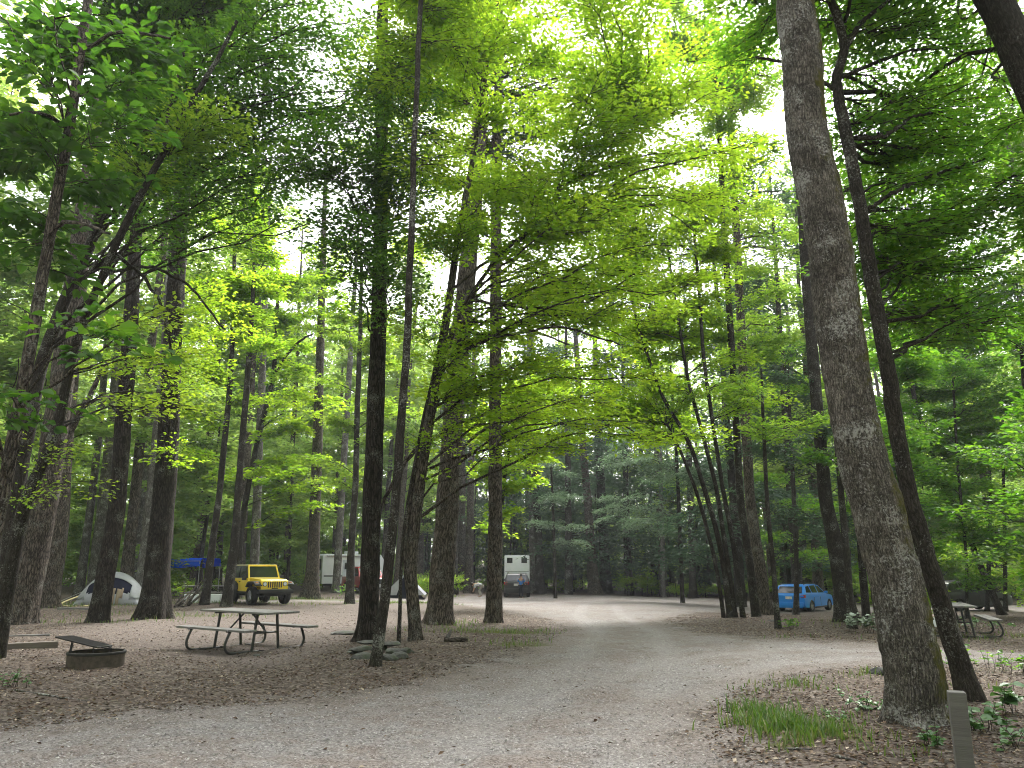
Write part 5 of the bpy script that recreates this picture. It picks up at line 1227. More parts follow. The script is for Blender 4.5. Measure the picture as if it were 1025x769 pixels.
# ---------------------------------------------------------------- tents
def fabric(name, col, tr=0.25):
    m, nt, out, N = mat(name); L = nt.links.new
    tc = N('ShaderNodeTexCoord'); n = N('ShaderNodeTexNoise', i_Scale=3.0, i_Detail=4.0); L(tc.outputs['Object'], n.inputs['Vector'])
    r = ramp(N, [(0.3, tuple(c * 0.86 for c in col)), (0.7, tuple(min(1, c * 1.08) for c in col))]); L(n.outputs['Fac'], r.inputs[0])
    d = N('ShaderNodeBsdfDiffuse'); t = N('ShaderNodeBsdfTranslucent'); L(r.outputs[0], d.inputs[0]); L(r.outputs[0], t.inputs[0])
    mx = N('ShaderNodeMixShader'); mx.inputs[0].default_value = tr; L(d.outputs[0], mx.inputs[1]); L(t.outputs[0], mx.inputs[2])
    bp = N('ShaderNodeBump', i_Strength=0.5, i_Distance=0.05); L(n.outputs['Fac'], bp.inputs['Height']); L(bp.outputs[0], d.inputs['Normal'])
    L(mx.outputs[0], out.inputs[0]); return m
M['fly'] = fabric('tent_fly_grey', (0.44, 0.45, 0.48)); M['navy'] = fabric('tent_navy', (0.022, 0.024, 0.045), 0.1); M['tan'] = fabric('tent_mesh_tan', (0.42, 0.33, 0.25), 0.3)
M['tent_white'] = fabric('tent_white', (0.50, 0.50, 0.55)); M['tarp'] = fabric('blue_tarp', (0.02, 0.13, 0.85), 0.3)

def dome(root, name, m, sel, off=0.0, n=44, sx=1.65, sy=1.35, h=1.62):
    u, v = np.meshgrid(np.linspace(-1, 1, n), np.linspace(-1, 1, n))
    f = lambda t: np.clip(1 - np.abs(t) ** 2.1, 0, 1) ** 0.72
    z = h * np.minimum(f(u), 1) * f(v) ** 0.85
    Vv = np.stack([sx * u * (1 + off), sy * v * (1 + off), z * (1 + off) + 0.02], -1)
    idx = np.arange(n * n).reshape(n, n); Fq = np.stack([idx[:-1, :-1], idx[:-1, 1:], idx[1:, 1:], idx[1:, :-1]], -1).reshape(-1, 4)
    ce = Vv.reshape(-1, 3)[Fq].mean(1); uv = np.stack([u, v], -1).reshape(-1, 2)[Fq].mean(1)
    keep = sel(uv[:, 0], uv[:, 1], ce[:, 2])
    Fk = Fq[keep]; used = np.unique(Fk); rm = np.full(n * n, -1); rm[used] = np.arange(len(used))
    me = mk(name, [(Vv.reshape(-1, 3)[used], rm[Fk], 0)], [m], smooth=True)
    o = link(name, me, root)
    md = o.modifiers.new('thickness', 'SOLIDIFY'); md.thickness = 0.008
    return o
p = G(101, 606.0); p = np.array([p[0], p[1] + 1.0, float(zt(p[0], p[1] + 1.0))])
tent = empty('dome_tent', p, 'grey and white dome tent with navy front and tan door, behind the dark straight trunk', 'tent', None, math.radians(14)); tent.scale = (0.86, 0.86, 0.88)
dome(tent, 'tent_body', M['tent_white'], lambda u, v, z: ~((v < -0.45) & (z > 0.64)), 0)
dome(tent, 'front_panel', M['navy'], lambda u, v, z: (v < -0.42) & (z > 0.62), 0.004)
dome(tent, 'fly', M['fly'], lambda u, v, z: ((v > -0.55) & (z > 0.30)) | ((np.abs(u) > 0.62) & (z > 0.35)), 0.035)
for lo_, hi_ in ((0.06, 0.23), (0.25, 0.42)):
    dome(tent, 'door_panel', M['tan'], (lambda a, b: lambda u, v, z: (u > a) & (u < b) & (v < -0.5) & (z > 0.20) & (z < 0.86))(lo_, hi_), 0.02)
cord = plain('guy_cord', (0.45, 0.45, 0.40), 0.8)
for a, b in (((-1.3, -0.9, 0.7), (-2.7, -1.5, 0.0)), ((-1.4, 0.6, 0.8), (-2.6, 1.2, 0.0)), ((1.4, -0.8, 0.6), (2.4, -1.4, 0.0))): MB().bar(a, b, 0.012, 5).build('guy_line', cord, tent)
q0 = G(60, 606); q1 = G(133, 600)
hb = MB().pipe([(q0[0], q0[1] + 1.5, q0[2] + 0.35), (q0[0] - 0.1, q0[1], q0[2] + 0.05), (q0[0] + 1.2, q0[1] - 1.6, q0[2] + 0.02), (p[0] + 0.6, q0[1] - 1.9, q0[2] + 0.03), (q1[0] - 0.3, q1[1] - 3.6, q1[2] + 0.04), (q1[0] + 0.1, q1[1] - 3.0, q1[2] + 0.45), (q1[0] + 0.25, q1[1] - 2.6, q1[2] + 1.0)], 0.035, 8, 3)
hb = hb.build('hose', plain('pale_yellow_hose', (0.55, 0.47, 0.24), 0.6), None, True); tag(hb, 'pale yellow hose looped around the front of the grey dome tent', 'hose')

p = GY(411, 52)
t2 = empty('ridge_tent', (p[0], p[1] + 0.5, p[2]), 'pale grey ridge tent with dark opening, behind the leaning beech stems', 'tent', None, math.radians(4))
W_, H_, L_ = 1.35, 1.5, 1.6
for s in (-1, 1):
    MB().poly([(s * W_, -L_, 0.22), (s * 0.02, -L_ * 0.9, H_), (s * 0.02, L_, H_), (s * W_, L_, 0.22)], 0.01).build('roof_panel', M['fly'], t2)
    MB().poly([(s * W_, -L_, 0.0), (s * W_, -L_, 0.22), (s * W_, L_, 0.22), (s * W_, L_, 0.0)], 0.01).build('side_wall', M['grey_paint'], t2)
    MB().poly([(s * W_ * 0.97, -L_ - 0.01, 0.22), (s * 0.45, -L_ - 0.04, 0.22), (s * 0.04, -L_ * 0.9 - 0.02, H_ - 0.05)], 0.008).build('door_flap', M['tent_white'], t2)
MB().poly([(-W_ * 0.96, -L_ + 0.3, 0.0), (W_ * 0.96, -L_ + 0.3, 0.0), (0, -L_ + 0.4, H_ - 0.12)], 0.008).build('inner_wall', M['navy'], t2)

# blue tarp on poles
p = GY(199, 47)
tp = empty('tarp_shelter', p, 'bright blue tarp shelter stretched on poles left of the yellow car', 'shelter', None, math.radians(-6)); tp.scale = (0.88, 0.88, 0.90)
n = 17; u, v = np.meshgrid(np.linspace(-1, 1, n), np.linspace(-1, 1, n))
zz = 2.42 - 0.10 * (1 - u ** 2) * (1 - v ** 2) + 0.06 * np.sin(5 * u) * np.cos(3 * v) - 0.52 * np.clip((np.abs(v) - 0.86) / 0.14, 0, 1) + 0.10 * (1 - np.abs(v))
Vv = np.stack([2.05 * u, 1.5 * v, zz], -1).reshape(-1, 3); idx = np.arange(n * n).reshape(n, n)
o = link('tarp', mk('tarp', [(Vv, np.stack([idx[:-1, :-1], idx[:-1, 1:], idx[1:, 1:], idx[1:, :-1]], -1).reshape(-1, 4), 0)], [M['tarp']], smooth=True), tp)
o.modifiers.new('thickness', 'SOLIDIFY').thickness = 0.01
for sx in (-1, 1):
    for sy in (-1, 1): MB().bar((sx * 2.0, sy * 1.42, -0.1), (sx * 2.0, sy * 1.42, 2.30), 0.022, 8).build('pole', M['rim'], tp)
MB().bar((-2.0, -1.42, 2.28), (2.0, -1.42, 2.28), 0.016, 6).bar((-2.0, 1.42, 2.28), (2.0, 1.42, 2.28), 0.016, 6).build('cross_bar', M['rim'], tp)

# ---------------------------------------------------------------- picnic tables
def wood_mat(name, col, dark=0.55):
    m, nt, out, N = mat(name); L = nt.links.new
    tc = N('ShaderNodeTexCoord'); mp = N('ShaderNodeMapping'); mp.inputs['Scale'].default_value = (1.2, 22, 22); L(tc.outputs['Object'], mp.inputs[0])
    n = N('ShaderNodeTexNoise', i_Scale=2.2, i_Detail=7.0, i_Roughness=0.7); L(mp.outputs[0], n.inputs['Vector'])
    n2 = N('ShaderNodeTexNoise', i_Scale=2.0, i_Detail=4.0); L(tc.outputs['Object'], n2.inputs['Vector'])
    ad = N('ShaderNodeMath', operation='MULTIPLY_ADD'); ad.inputs[1].default_value = 0.5; L(n2.outputs['Fac'], ad.inputs[0]); L(n.outputs['Fac'], ad.inputs[2])
    r = ramp(N, [(0.5, tuple(c * dark for c in col)), (0.95, col)]); L(ad.outputs[0], r.inputs[0])
    b = N('ShaderNodeBsdfPrincipled', i_Roughness=0.75); L(r.outputs[0], b.inputs['Base Color'])
    bp = N('ShaderNodeBump', i_Strength=0.5, i_Distance=0.01); L(n.outputs['Fac'], bp.inputs['Height']); L(bp.outputs[0], b.inputs['Normal'])
    L(b.outputs[0], out.inputs[0]); return m
M['wood_grey'] = wood_mat('weathered_wood', (0.21, 0.20, 0.19)); M['wood_dark'] = wood_mat('dark_timber', (0.15, 0.125, 0.105)); M['steel_dark'] = plain('galvanised_frame', (0.06, 0.06, 0.06), 0.5, 0.6, 0.3, 12)

def picnic_table(loc, rz, label):
    root = empty('picnic_table', loc, label, 'picnic table', 'picnic tables', rz)
    Lh = 1.06
    t = MB()
    for k in range(5): t.box((0, (k - 2) * 0.148, 0.745), (2 * Lh, 0.138, 0.04), 0.006)
    t.build('tabletop', M['wood_grey'], root)
    for s in (-1, 1):
        b = MB()
        for k in range(2): b.box((0, s * (0.63 + k * 0.145), 0.445), (2 * Lh, 0.135, 0.04), 0.006)
        b.build('bench', M['wood_grey'], root)
    for e in (-1, 1):
        x = e * 0.60
        pts = [(x, -0.80, 0.425), (x, -0.86, 0.30), (x, -0.90, 0.16), (x, -0.84, 0.04), (x, -0.66, 0.022), (x, 0.66, 0.022), (x, 0.84, 0.04), (x, 0.90, 0.16), (x, 0.86, 0.30), (x, 0.80, 0.425)]
        MB().pipe(pts, 0.024, 8, 2).build('seat_support', M['steel_dark'], root, True)
        f = MB()
        for s in (-1, 1):
            f.bar((x - e * 0.02, s * 0.30, 0.02), (x - e * 0.02, s * 0.22, 0.72), 0.026, 8)
            f.bar((x, s * 0.60, 0.43), (x, s * 0.88, 0.43), 0.018, 6)
        f.bar((x - e * 0.02, -0.34, 0.715), (x - e * 0.02, 0.34, 0.715), 0.02, 6).bar((x - e * 0.02, -0.26, 0.36), (x - e * 0.02, 0.26, 0.36), 0.018, 6)
        f.build('leg', M['steel_dark'], root, True)
        br = MB().bar((x - e * 0.02, 0.0, 0.36), (e * 0.12, 0.0, 0.715), 0.018, 6); br.build('brace', M['steel_dark'], root)
    MB().bar((-0.58, 0, 0.36), (0.58, 0, 0.36), 0.018, 6).build('stretcher', M['steel_dark'], root)
    return root
p = G(246, 650.5)
pt = picnic_table(p, math.radians(-36), 'weathered grey picnic table on bent pipe legs, in the open beside the fire ring'); pt.scale = (1.1, 1.08, 1.04)
def another(px, py, rz, label):
    c = copy_tree(pt); q = G(px, py); c.location = q; c.rotation_euler = (0, 0, math.radians(rz)); c['label'] = label
another(207, 602.5, 8, 'distant picnic table under the blue tarp, left of the yellow car')
another(958, 636, 68, 'shaded picnic table at the right edge, beyond the side track')

# ---------------------------------------------------------------- fire ring and its grate
M['rust'] = plain('rusty_steel', (0.075, 0.058, 0.045), 0.85, 0.2, 0.5, 9, bump=0.3); M['soot'] = plain('sooty_steel', (0.018, 0.016, 0.015), 0.8, 0.2, 0.4, 12); M['ash'] = plain('ash', (0.10, 0.095, 0.09), 1.0, 0, 0.6, 14, bump=0.8)
p = G(95, 669)
fr = empty('fire_ring', p, 'rusty round steel fire ring with its sooty grate flipped open', 'fire ring', None, math.radians(0))
MB().lathe([(0.44, -0.05), (0.445, 0.265), (0.425, 0.268), (0.42, -0.05), (0.44, -0.05)], 48).build('ring', M['rust'], fr, True)
MB().lathe([(0.455, 0.235), (0.458, 0.262), (0.452, 0.275), (0.42, 0.278), (0.416, 0.262)], 48).build('rim', M['soot'], fr, True)
MB().lathe([(0.42, 0.05), (0.3, 0.085), (0.15, 0.07), (0.01, 0.09)], 32).build('ashes', M['ash'], fr, True)
g = MB()
c0 = np.array((-0.40, 0.02, 0.36)); R_ = Matrix.Rotation(math.radians(13), 3, 'Y') @ Matrix.Rotation(math.radians(-3), 3, 'X')
def gp(x, y): return Vector((-0.26, 0.05, 0.425)) + R_ @ Vector((x, y, 0))
for a, b in (((-0.36, -0.27), (0.36, -0.27)), ((-0.36, 0.27), (0.36, 0.27)), ((-0.36, -0.27), (-0.36, 0.27)), ((0.36, -0.27), (0.36, 0.27))): g.bar(gp(*a), gp(*b), 0.014, 6)
for k in range(17): y = -0.25 + 0.5 * k / 16; g.bar(gp(-0.36, y), gp(0.36, y), 0.013, 5)
gr = g.build('grate', M['soot'], fr)
MB().pipe([gp(0.36, -0.12), gp(0.44, -0.11), gp(0.50, -0.02), gp(0.44, 0.09), gp(0.36, 0.1)], 0.012, 6).build('handle', M['soot'], gr)
for x, y in ((-0.38, -0.16), (-0.30, -0.28), (0.06, -0.26), (0.10, 0.3)): MB().bar((x, y, 0.22), (x * 0.96, y * 0.9, 0.425 - 0.23 * (x * 0.96 + 0.26) - 0.05 * (y * 0.9 - 0.05) - 0.01), 0.011, 6).build('hinge_post', M['soot'], fr)

# squared timbers by the fire ring
def timber(name, label, a, b, w, h, m, group=None):
    a, b = np.asarray(a), np.asarray(b); c = (a + b) / 2; d = b - a; L = float(np.hypot(d[0], d[1]))
    bm = MB().box((0, 0, h / 2), (L, w, h), 0.012)
    o = bm.build(name, m); o.location = (c[0], c[1], float(zt(c[0], c[1])) - 0.01); o.rotation_euler = (0, 0, math.atan2(d[1], d[0]))
    return tag(o, label, 'timber', group)
timber('landscape_timber', 'squared landscape timber with pale worn top, beside the fire ring', G(-95, 657), G(57, 650), 0.17, 0.15, M['wood_dark'])
timber('landscape_timber', 'thin pale squared timber lying behind the thicker one by the fire ring', G(-60, 639.5), G(50, 637.5), 0.12, 0.07, M['wood_grey'])
timber('landscape_timber', 'pale timber edging on the ground in front of the grey dome tent', G(58, 611), G(94, 611.5), 0.14, 0.10, M['wood_grey'])

# signpost-like square post at the right foreground
q = at(952, 692, 3.62); z0 = float(zt(q[0], q[1])); hgt = q[2] - z0
po = MB().box((0, 0, hgt / 2 - 0.2), (0.070, 0.070, hgt + 0.4), 0.006).build('wooden_post', wood_mat('post_wood', (0.115, 0.108, 0.10), 0.6)); 
po.data.transform(Matrix.Translation((0, 0, 0))); po.location = (q[0] + 0.012, q[1], z0); po.rotation_euler = (0, math.radians(0.5), math.radians(-22)); tag(po, 'plain grey square wooden post standing beside the big leaning trunk', 'post')

# ---------------------------------------------------------------- rocks, logs, sticks
def rock_mat(name, a, b, moss=0.5):
    m, nt, out, N = mat(name); L = nt.links.new
    tc = N('ShaderNodeTexCoord'); n = N('ShaderNodeTexNoise', i_Scale=7.0, i_Detail=8.0, i_Roughness=0.7); L(tc.outputs['Object'], n.inputs['Vector'])
    r = ramp(N, [(0.3, a), (0.7, b)]); L(n.outputs['Fac'], r.inputs[0])
    n2 = N('ShaderNodeTexNoise', i_Scale=4.0, i_Detail=5.0); L(tc.outputs['Object'], n2.inputs['Vector'])
    rm = ramp(N, [(0.62 - 0.2 * moss, (0, 0, 0)), (0.78 - 0.2 * moss, (1, 1, 1))]); L(n2.outputs['Fac'], rm.inputs[0])
    mx = N('ShaderNodeMix', data_type='RGBA'); L(rm.outputs[0], mx.inputs[0]); L(r.outputs[0], mx.inputs[6]); mx.inputs[7].default_value = (0.045, 0.055, 0.03, 1)
    b_ = N('ShaderNodeBsdfPrincipled', i_Roughness=0.9); L(mx.outputs[2], b_.inputs['Base Color'])
    bp = N('ShaderNodeBump', i_Strength=0.7, i_Distance=0.03); L(n.outputs['Fac'], bp.inputs['Height']); L(bp.outputs[0], b_.inputs['Normal'])
    L(b_.outputs[0], out.inputs[0]); return m
M['rock'] = rock_mat('mossy_rock', (0.026, 0.027, 0.023), (0.15, 0.148, 0.134)); M['rock_dark'] = rock_mat('dark_rock', (0.02, 0.02, 0.02), (0.07, 0.068, 0.062), 0.2)
def rock(px, py, sx, sy, sz, label, group=None, m='rock', rz=0.0, lift=0.0, seed=0, name='rock', cat='rock'):
    rg = np.random.default_rng(seed + int(px * 3 + py)); bm = bmesh.new(); bmesh.ops.create_icosphere(bm, subdivisions=3, radius=1.0)
    k = rg.normal(0, 1, (6, 3)); k /= np.linalg.norm(k, axis=1, keepdims=True); dd = 0.45 + 0.35 * rg.random(6)
    ph = rg.random(3) * 6
    for v in bm.verts:
        c = np.array(v.co)
        for a, d in zip(k, dd):
            t = c @ a
            if t > d: c = c - a * (t - d) * 0.85       # flattened facets
        c *= 1 + 0.05 * math.sin(5 * c[0] + ph[0]) * math.sin(6 * c[1] + ph[1]) + 0.02 * rg.normal()
        v.co = Vector((c[0] * sx, c[1] * sy, c[2] * sz))
    me = bpy.data.meshes.new(name); bm.to_mesh(me); bm.free(); me.materials.append(M[m])
    me.polygons.foreach_set('use_smooth', [True] * len(me.polygons))
    try: me.set_sharp_from_angle(angle=math.radians(14))
    except Exception: pass
    o = link(name, me); q = G(px, py); o.location = (q[0], q[1], q[2] + sz * 0.35 + lift); o.rotation_euler = (0, 0, rz)
    return tag(o, label, cat, group)
gk = 'flat mossy stones stacked at the foot of the leaning sapling'; lb = 'flat mossy stone in the low stone ring at the foot of the leaning sapling'
for k, (px, py, sx, sy, sz, rz, lf) in enumerate([(363, 661, .27, .22, .10, .2, 0), (361, 656, .30, .22, .05, .9, .11), (372, 651, .34, .24, .05, .1, .13), (392, 652, .32, .22, .05, .4, .12), (388, 662, .22, .18, .10, .7, 0), (400, 660, .24, .18, .10, 1.2, 0),
                                          (406, 655, .22, .18, .09, .3, .02), (394, 657, .24, .2, .07, 2, .07), (356, 655, .2, .18, .10, 1.4, 0), (380, 651, .26, .18, .09, 2.2, 0)]):
    rock(px, py, sx, sy, sz, lb, gk, rz=rz, lift=lf, seed=k)
rock(344, 636, .42, .26, .09, 'long flat grey stone against the foot of the tall dark trunk', rz=0.25)
rock(257, 657.5, .07, .06, .045, 'fist-sized stone on the dirt in front of the picnic table')
rock(880, 676, .15, .12, .09, 'small black rock left of the big leaning trunk foot', m='rock_dark')
rock(776, 623, .28, .2, .07, 'dark flat stone at the foot of the fanning stems', m='rock_dark')
def wood_thing(name, label, cat, pts, R, bark='bark_mid', group=None, sides=10, seed=1):
    rg = np.random.default_rng(seed); Q, r, s = resample(np.asarray(pts), R, max(0.04, np.ptp(np.asarray(pts)[:, :2]) / 40))
    Q[1:-1] += rg.normal(0, 0.15, (len(Q) - 2, 3)) * r[1:-1, None]
    pc = tube(Q, r, sides, 0.08, None, rg)
    c0 = np.array([[Q[0]]]).reshape(1, 3)
    caps = []
    nV = len(pc[0]); V = np.concatenate([pc[0], Q[:1], Q[-1:]]); j = np.arange(sides)
    F3 = np.concatenate([np.stack([np.full(sides, nV), (j + 1) % sides, j], 1), np.stack([np.full(sides, nV + 1), nV - sides + j, nV - sides + (j + 1) % sides], 1)])
    bk = np.concatenate([pc[3]['bk'], pc[3]['bk'][:1], pc[3]['bk'][-1:]])
    # one vertex set, two face sizes
    b = Q.mean(0); b[2] = Q[:, 2].min()
    me = mk(name, [(V - b, pc[1], 0, {'bk': bk}), (np.zeros((0, 3)), F3 - nV - 2 if False else np.zeros((0, 3), int), 0, {'bk': np.zeros((0, 3))})], [M[bark]], smooth=True)
    o = link(name, me); o.location = b
    return tag(o, label, cat, group)
def on(px, py, up=0.0): q = G(px, py); q[2] += up; return q
wood_thing('log', 'short rotten chunk of wood lying left of the road edge', 'log', [on(445, 644, .07), on(456, 643, .10), on(468, 643.5, .06)], [.05, .10, .05], 'bark_mid')
wood_thing('log', 'stubby dark branch piece beside the rotten wood chunk', 'log', [on(447, 643, .06), on(451, 640, .20)], [.06, .03], 'bark_slim')
wood_thing('fallen_branch', 'curved pale stick lying on the ground below the fire ring', 'stick', [on(14, 692, .02), on(40, 698, .03), (on(62, 701, .03)), on(88, 704, .015)], [.010, .014, .016, .014], 'bark_pale')
wood_thing('fallen_branch', 'thin pale twig on the ground at the gravel edge, bottom right', 'stick', [on(835, 759, .02), on(850, 762, .03), on(868, 768, .02)], [.010, .012, .009], 'bark_pale')
wood_thing('fallen_branch', 'broken tan stick lying at the gravel edge by the grass tuft', 'stick', [on(786, 752, .02), on(800, 751, .03), on(812, 753, .02)], [.012, .014, .010], 'bark_pale')
wood_thing('log', 'fallen pale log in the dark wood across the road', 'log', [on(668, 597, .25), on(692, 597, .3), on(722, 597.5, .2)], [.2, .22, .2], 'bark_pale')
rg = np.random.default_rng(4)
for k in range(9):
    x0 = 166 + 24 * rg.random(); a = on(x0, 606 + 3 * rg.random(), .05); a2 = on(x0 + 8 + 16 * rg.random(), 604 + 3 * rg.random(), .5 + .7 * rg.random())
    wood_thing('fallen_branch', 'dead branch in the brush heap right of the large flared trunk', 'stick', [a, (a + a2) / 2 + np.array([0, 0, .08]), a2], [.05, .04, .02], 'bark_mid', 'brush heap branches by the flared trunk', 7, k)

# coolers and camp chairs under the tarp
def cooler(px, py, label, lid, rz=0.3, s=1.0):
    q = G(px, py); r = empty('cooler', q, label, 'cooler', None, rz); r.scale = (s, s, s)
    MB().box((0, 0, 0.17), (0.62, 0.38, 0.34), 0.03, taper=(1.05, 1.05)).build('box', M['white_paint'], r, True)
    MB().box((0, 0, 0.37), (0.66, 0.42, 0.07), 0.025).build('lid', lid, r, True)
    MB().pipe([(-0.34, -0.1, 0.28), (-0.37, -0.1, 0.33), (-0.37, 0.1, 0.33), (-0.34, 0.1, 0.28)], 0.012, 6, 1).build('handle', M['black_plastic'], r)
cooler(191, 603.5, 'white cooler on the ground by the distant picnic table', M['white_paint'])
cooler(216, 603.5, 'white cooler close to the yellow car rear', M['white_paint'], -0.2)
cooler(932, 628, 'pinkish white cooler seen between the two right-hand foreground trunks', plain('pink_lid', (0.62, 0.48, 0.45), 0.5), 0.5, 0.9)

# ---------------------------------------------------------------- people
M['skin'] = plain('skin', (0.42, 0.26, 0.18), 0.6); M['shirt_blue'] = fabric('shirt_blue', (0.05, 0.22, 0.62), 0.05); M['shirt_white'] = fabric('shirt_white', (0.62, 0.63, 0.66), 0.05)
M['trousers'] = fabric('trousers_dark', (0.025, 0.027, 0.035), 0.0); M['trousers_pale'] = fabric('trousers_pale', (0.36, 0.33, 0.29), 0.0); M['hair'] = plain('hair_dark', (0.025, 0.017, 0.012), 0.6)
def skin_mesh(name, verts, edges, radii, m, parent, root=0, sub=2):
    me = bpy.data.meshes.new(name); me.from_pydata(verts, edges, []); me.update()
    o = link(name, me, parent); md = o.modifiers.new('skin', 'SKIN')
    for v, r in zip(me.skin_vertices[0].data, radii):
        v.radius = (r, r) if np.isscalar(r) else r
    me.skin_vertices[0].data[root].use_root = True
    s = o.modifiers.new('smooth', 'SUBSURF'); s.levels = sub; s.render_levels = sub
    me.materials.append(m); return o
def person(loc, rz, label, pose, shirt, trousers):
    root = empty('person', loc, label, 'person', None, rz)
    J = pose
    names = ['pelvis', 'waist', 'chest', 'neck', 'head', 'crown', 'shL', 'elL', 'wrL', 'hdL', 'shR', 'elR', 'wrR', 'hdR', 'hipL', 'knL', 'anL', 'toL', 'hipR', 'knR', 'anR', 'toR', 'nose']
    V = [J[n] for n in names]; ix = {n: i for i, n in enumerate(names)}
    E = [('pelvis', 'waist'), ('waist', 'chest'), ('chest', 'neck'), ('neck', 'head'), ('head', 'crown'), ('head', 'nose'), ('chest', 'shL'), ('shL', 'elL'), ('elL', 'wrL'), ('wrL', 'hdL'), ('chest', 'shR'), ('shR', 'elR'), ('elR', 'wrR'), ('wrR', 'hdR'),
         ('pelvis', 'hipL'), ('hipL', 'knL'), ('knL', 'anL'), ('anL', 'toL'), ('pelvis', 'hipR'), ('hipR', 'knR'), ('knR', 'anR'), ('anR', 'toR')]
    Rr = dict(pelvis=.13, waist=.12, chest=.14, neck=.055, head=.095, crown=.075, nose=.02, shL=.065, elL=.042, wrL=.03, hdL=.036, shR=.065, elR=.042, wrR=.03, hdR=.036, hipL=.085, knL=.055, anL=.038, toL=.035, hipR=.085, knR=.055, anR=.038, toR=.035)
    skin_mesh('body', V, [(ix[a], ix[b]) for a, b in E], [Rr[n] for n in names], M['skin'], root)
    def sub(nm, keep, grow, m):
        ii = {n: i for i, n in enumerate(keep)}
        skin_mesh(nm, [J[n] for n in keep], [(ii[a], ii[b]) for a, b in E if a in ii and b in ii], [Rr[n] + grow for n in keep], m, root)
    J['mL'] = None
    sub('shirt', ['waist', 'pelvis', 'chest', 'shL', 'elL', 'shR', 'elR'], 0.02, shirt)
    sub('trousers', ['pelvis', 'hipL', 'knL', 'anL', 'hipR', 'knR', 'anR'], 0.022, trousers)
    h = Vector(J['crown']) * 0.75 + Vector(J['head']) * 0.25 - (Vector(J['nose']) - Vector(J['head'])) * 0.25
    b = MB(); bmesh.ops.create_icosphere(b.bm, subdivisions=2, radius=0.112, matrix=Matrix.Translation(h)); b.build('hair', M['hair'], root, True)
    return root
stand = dict(pelvis=(0, 0, .95), waist=(.01, 0, 1.12), chest=(0, 0, 1.34), neck=(.01, 0, 1.50), head=(.03, 0, 1.62), crown=(.02, 0, 1.72), nose=(.13, 0, 1.61),
             shL=(0, .19, 1.42), elL=(.06, .26, 1.15), wrL=(.26, .22, 1.02), hdL=(.36, .2, 1.02), shR=(0, -.19, 1.42), elR=(.02, -.27, 1.15), wrR=(.22, -.26, 1.0), hdR=(.32, -.25, 1.0),
             hipL=(0, .10, .88), knL=(.03, .11, .48), anL=(-.02, .12, .08), toL=(.16, .13, .035), hipR=(0, -.10, .88), knR=(.02, -.11, .48), anR=(-.03, -.12, .08), toR=(.15, -.13, .035))
bend = dict(pelvis=(-.15, 0, .86), waist=(.02, 0, .96), chest=(.26, 0, .98), neck=(.42, 0, .97), head=(.55, 0, .93), crown=(.62, 0, .97), nose=(.60, 0, .82),
            shL=(.32, .19, .96), elL=(.40, .22, .68), wrL=(.48, .18, .44), hdL=(.52, .17, .35), shR=(.32, -.19, .96), elR=(.42, -.22, .68), wrR=(.52, -.18, .45), hdR=(.56, -.17, .36),
            hipL=(-.14, .10, .80), knL=(.02, .12, .46), anL=(-.08, .13, .08), toL=(.10, .14, .035), hipR=(-.14, -.10, .80), knR=(.0, -.12, .46), anR=(-.14, -.13, .08), toR=(.04, -.14, .035))
p = GY(521, 60.8); person(p, math.radians(70), 'person in a bright blue shirt standing at the back of the black car', dict(stand), M['shirt_blue'], M['trousers'])
p = GY(482, 62); person(p, math.radians(172), 'person in a white shirt bending down left of the straight roadside trunk', dict(bend), M['shirt_white'], M['trousers_pale'])

# ---------------------------------------------------------------- low plants
def herb(label, px, py, n, leaf, hgt, rad, m='leaf_herb', name='plant', cat='plant', group=None, wide=0.75, seed=0, K=5):
    rg = np.random.default_rng(seed + int(px * 7 + py)); q = G(px, py)
    st = rg.normal(0, 0.45, (n, 2)) * rad; h = hgt * (0.5 + 0.6 * rg.random(n))
    lean = rg.normal(0, 0.35, (n, 2)) * h[:, None]
    P0 = np.stack([st[:, 0], st[:, 1], np.full(n, -0.03)], 1); P2 = np.stack([st[:, 0] + lean[:, 0], st[:, 1] + lean[:, 1], h], 1); P1 = (P0 + P2) / 2 + np.array([0, 0, 1]) * h[:, None] * 0.1
    tw = tubes3(np.stack([P0, P1, P2], 1), np.full((n, 1), 0.004) * np.array([[1, .8, .5]]), 1)
    i = np.repeat(np.arange(n), K); t = 0.45 + 0.55 * rg.random(n * K)
    B = P0[i] * (1 - t)[:, None] + P2[i] * t[:, None]
    a = rg.random(n * K) * 6.28
    A = np.stack([np.cos(a), np.sin(a), rg.normal(0.15, 0.25, n * K)], 1); Nn = np.stack([-0.3 * np.cos(a), -0.3 * np.sin(a), np.ones(n * K)], 1) + rg.normal(0, 0.25, (n * K, 3))
    pc = leaf_piece(B, A, Nn, leaf * (0.55 + 0.6 * rg.random(n * K)), np.clip(rg.normal(0.5, 0.22, n * K), 0, 1), wide=wide, fold=0.12, fine=True)
    r = empty(name, q, label, cat, group)
    link('leaves', mk('leaves', [pc], [M[m]]), r); link('stems', mk('stems', [tw], [M['bark_twig'], M['bark_twig']]), r)
    return r
herb('bluish green weed clump in the litter above the bright grass tuft', 862, 712, 16, .075, .20, .24, 'leaf_herb')
herb('small bluish weed at the left of the big leaning trunk foot', 886, 712, 9, .07, .16, .15, 'leaf_herb', seed=2)
herb('sparse pale weed beside the grass tuft', 835, 724, 8, .06, .15, .2, 'leaf_herb', seed=3)
herb('broad-leaved green plant just right of the wooden post', 985, 735, 14, .105, .30, .20, 'leaf_herb', wide=0.9)
herb('plant with two big round leaves at the right edge behind the post', 1012, 716, 7, .14, .34, .16, 'leaf_herb', wide=0.95)
herb('low leafy plant left of the wooden post foot', 936, 752, 10, .075, .20, .13, 'leaf_herb')
herb('small leafy plant in the gravel at the lower right corner', 1020, 752, 8, .08, .2, .15, 'leaf_herb')
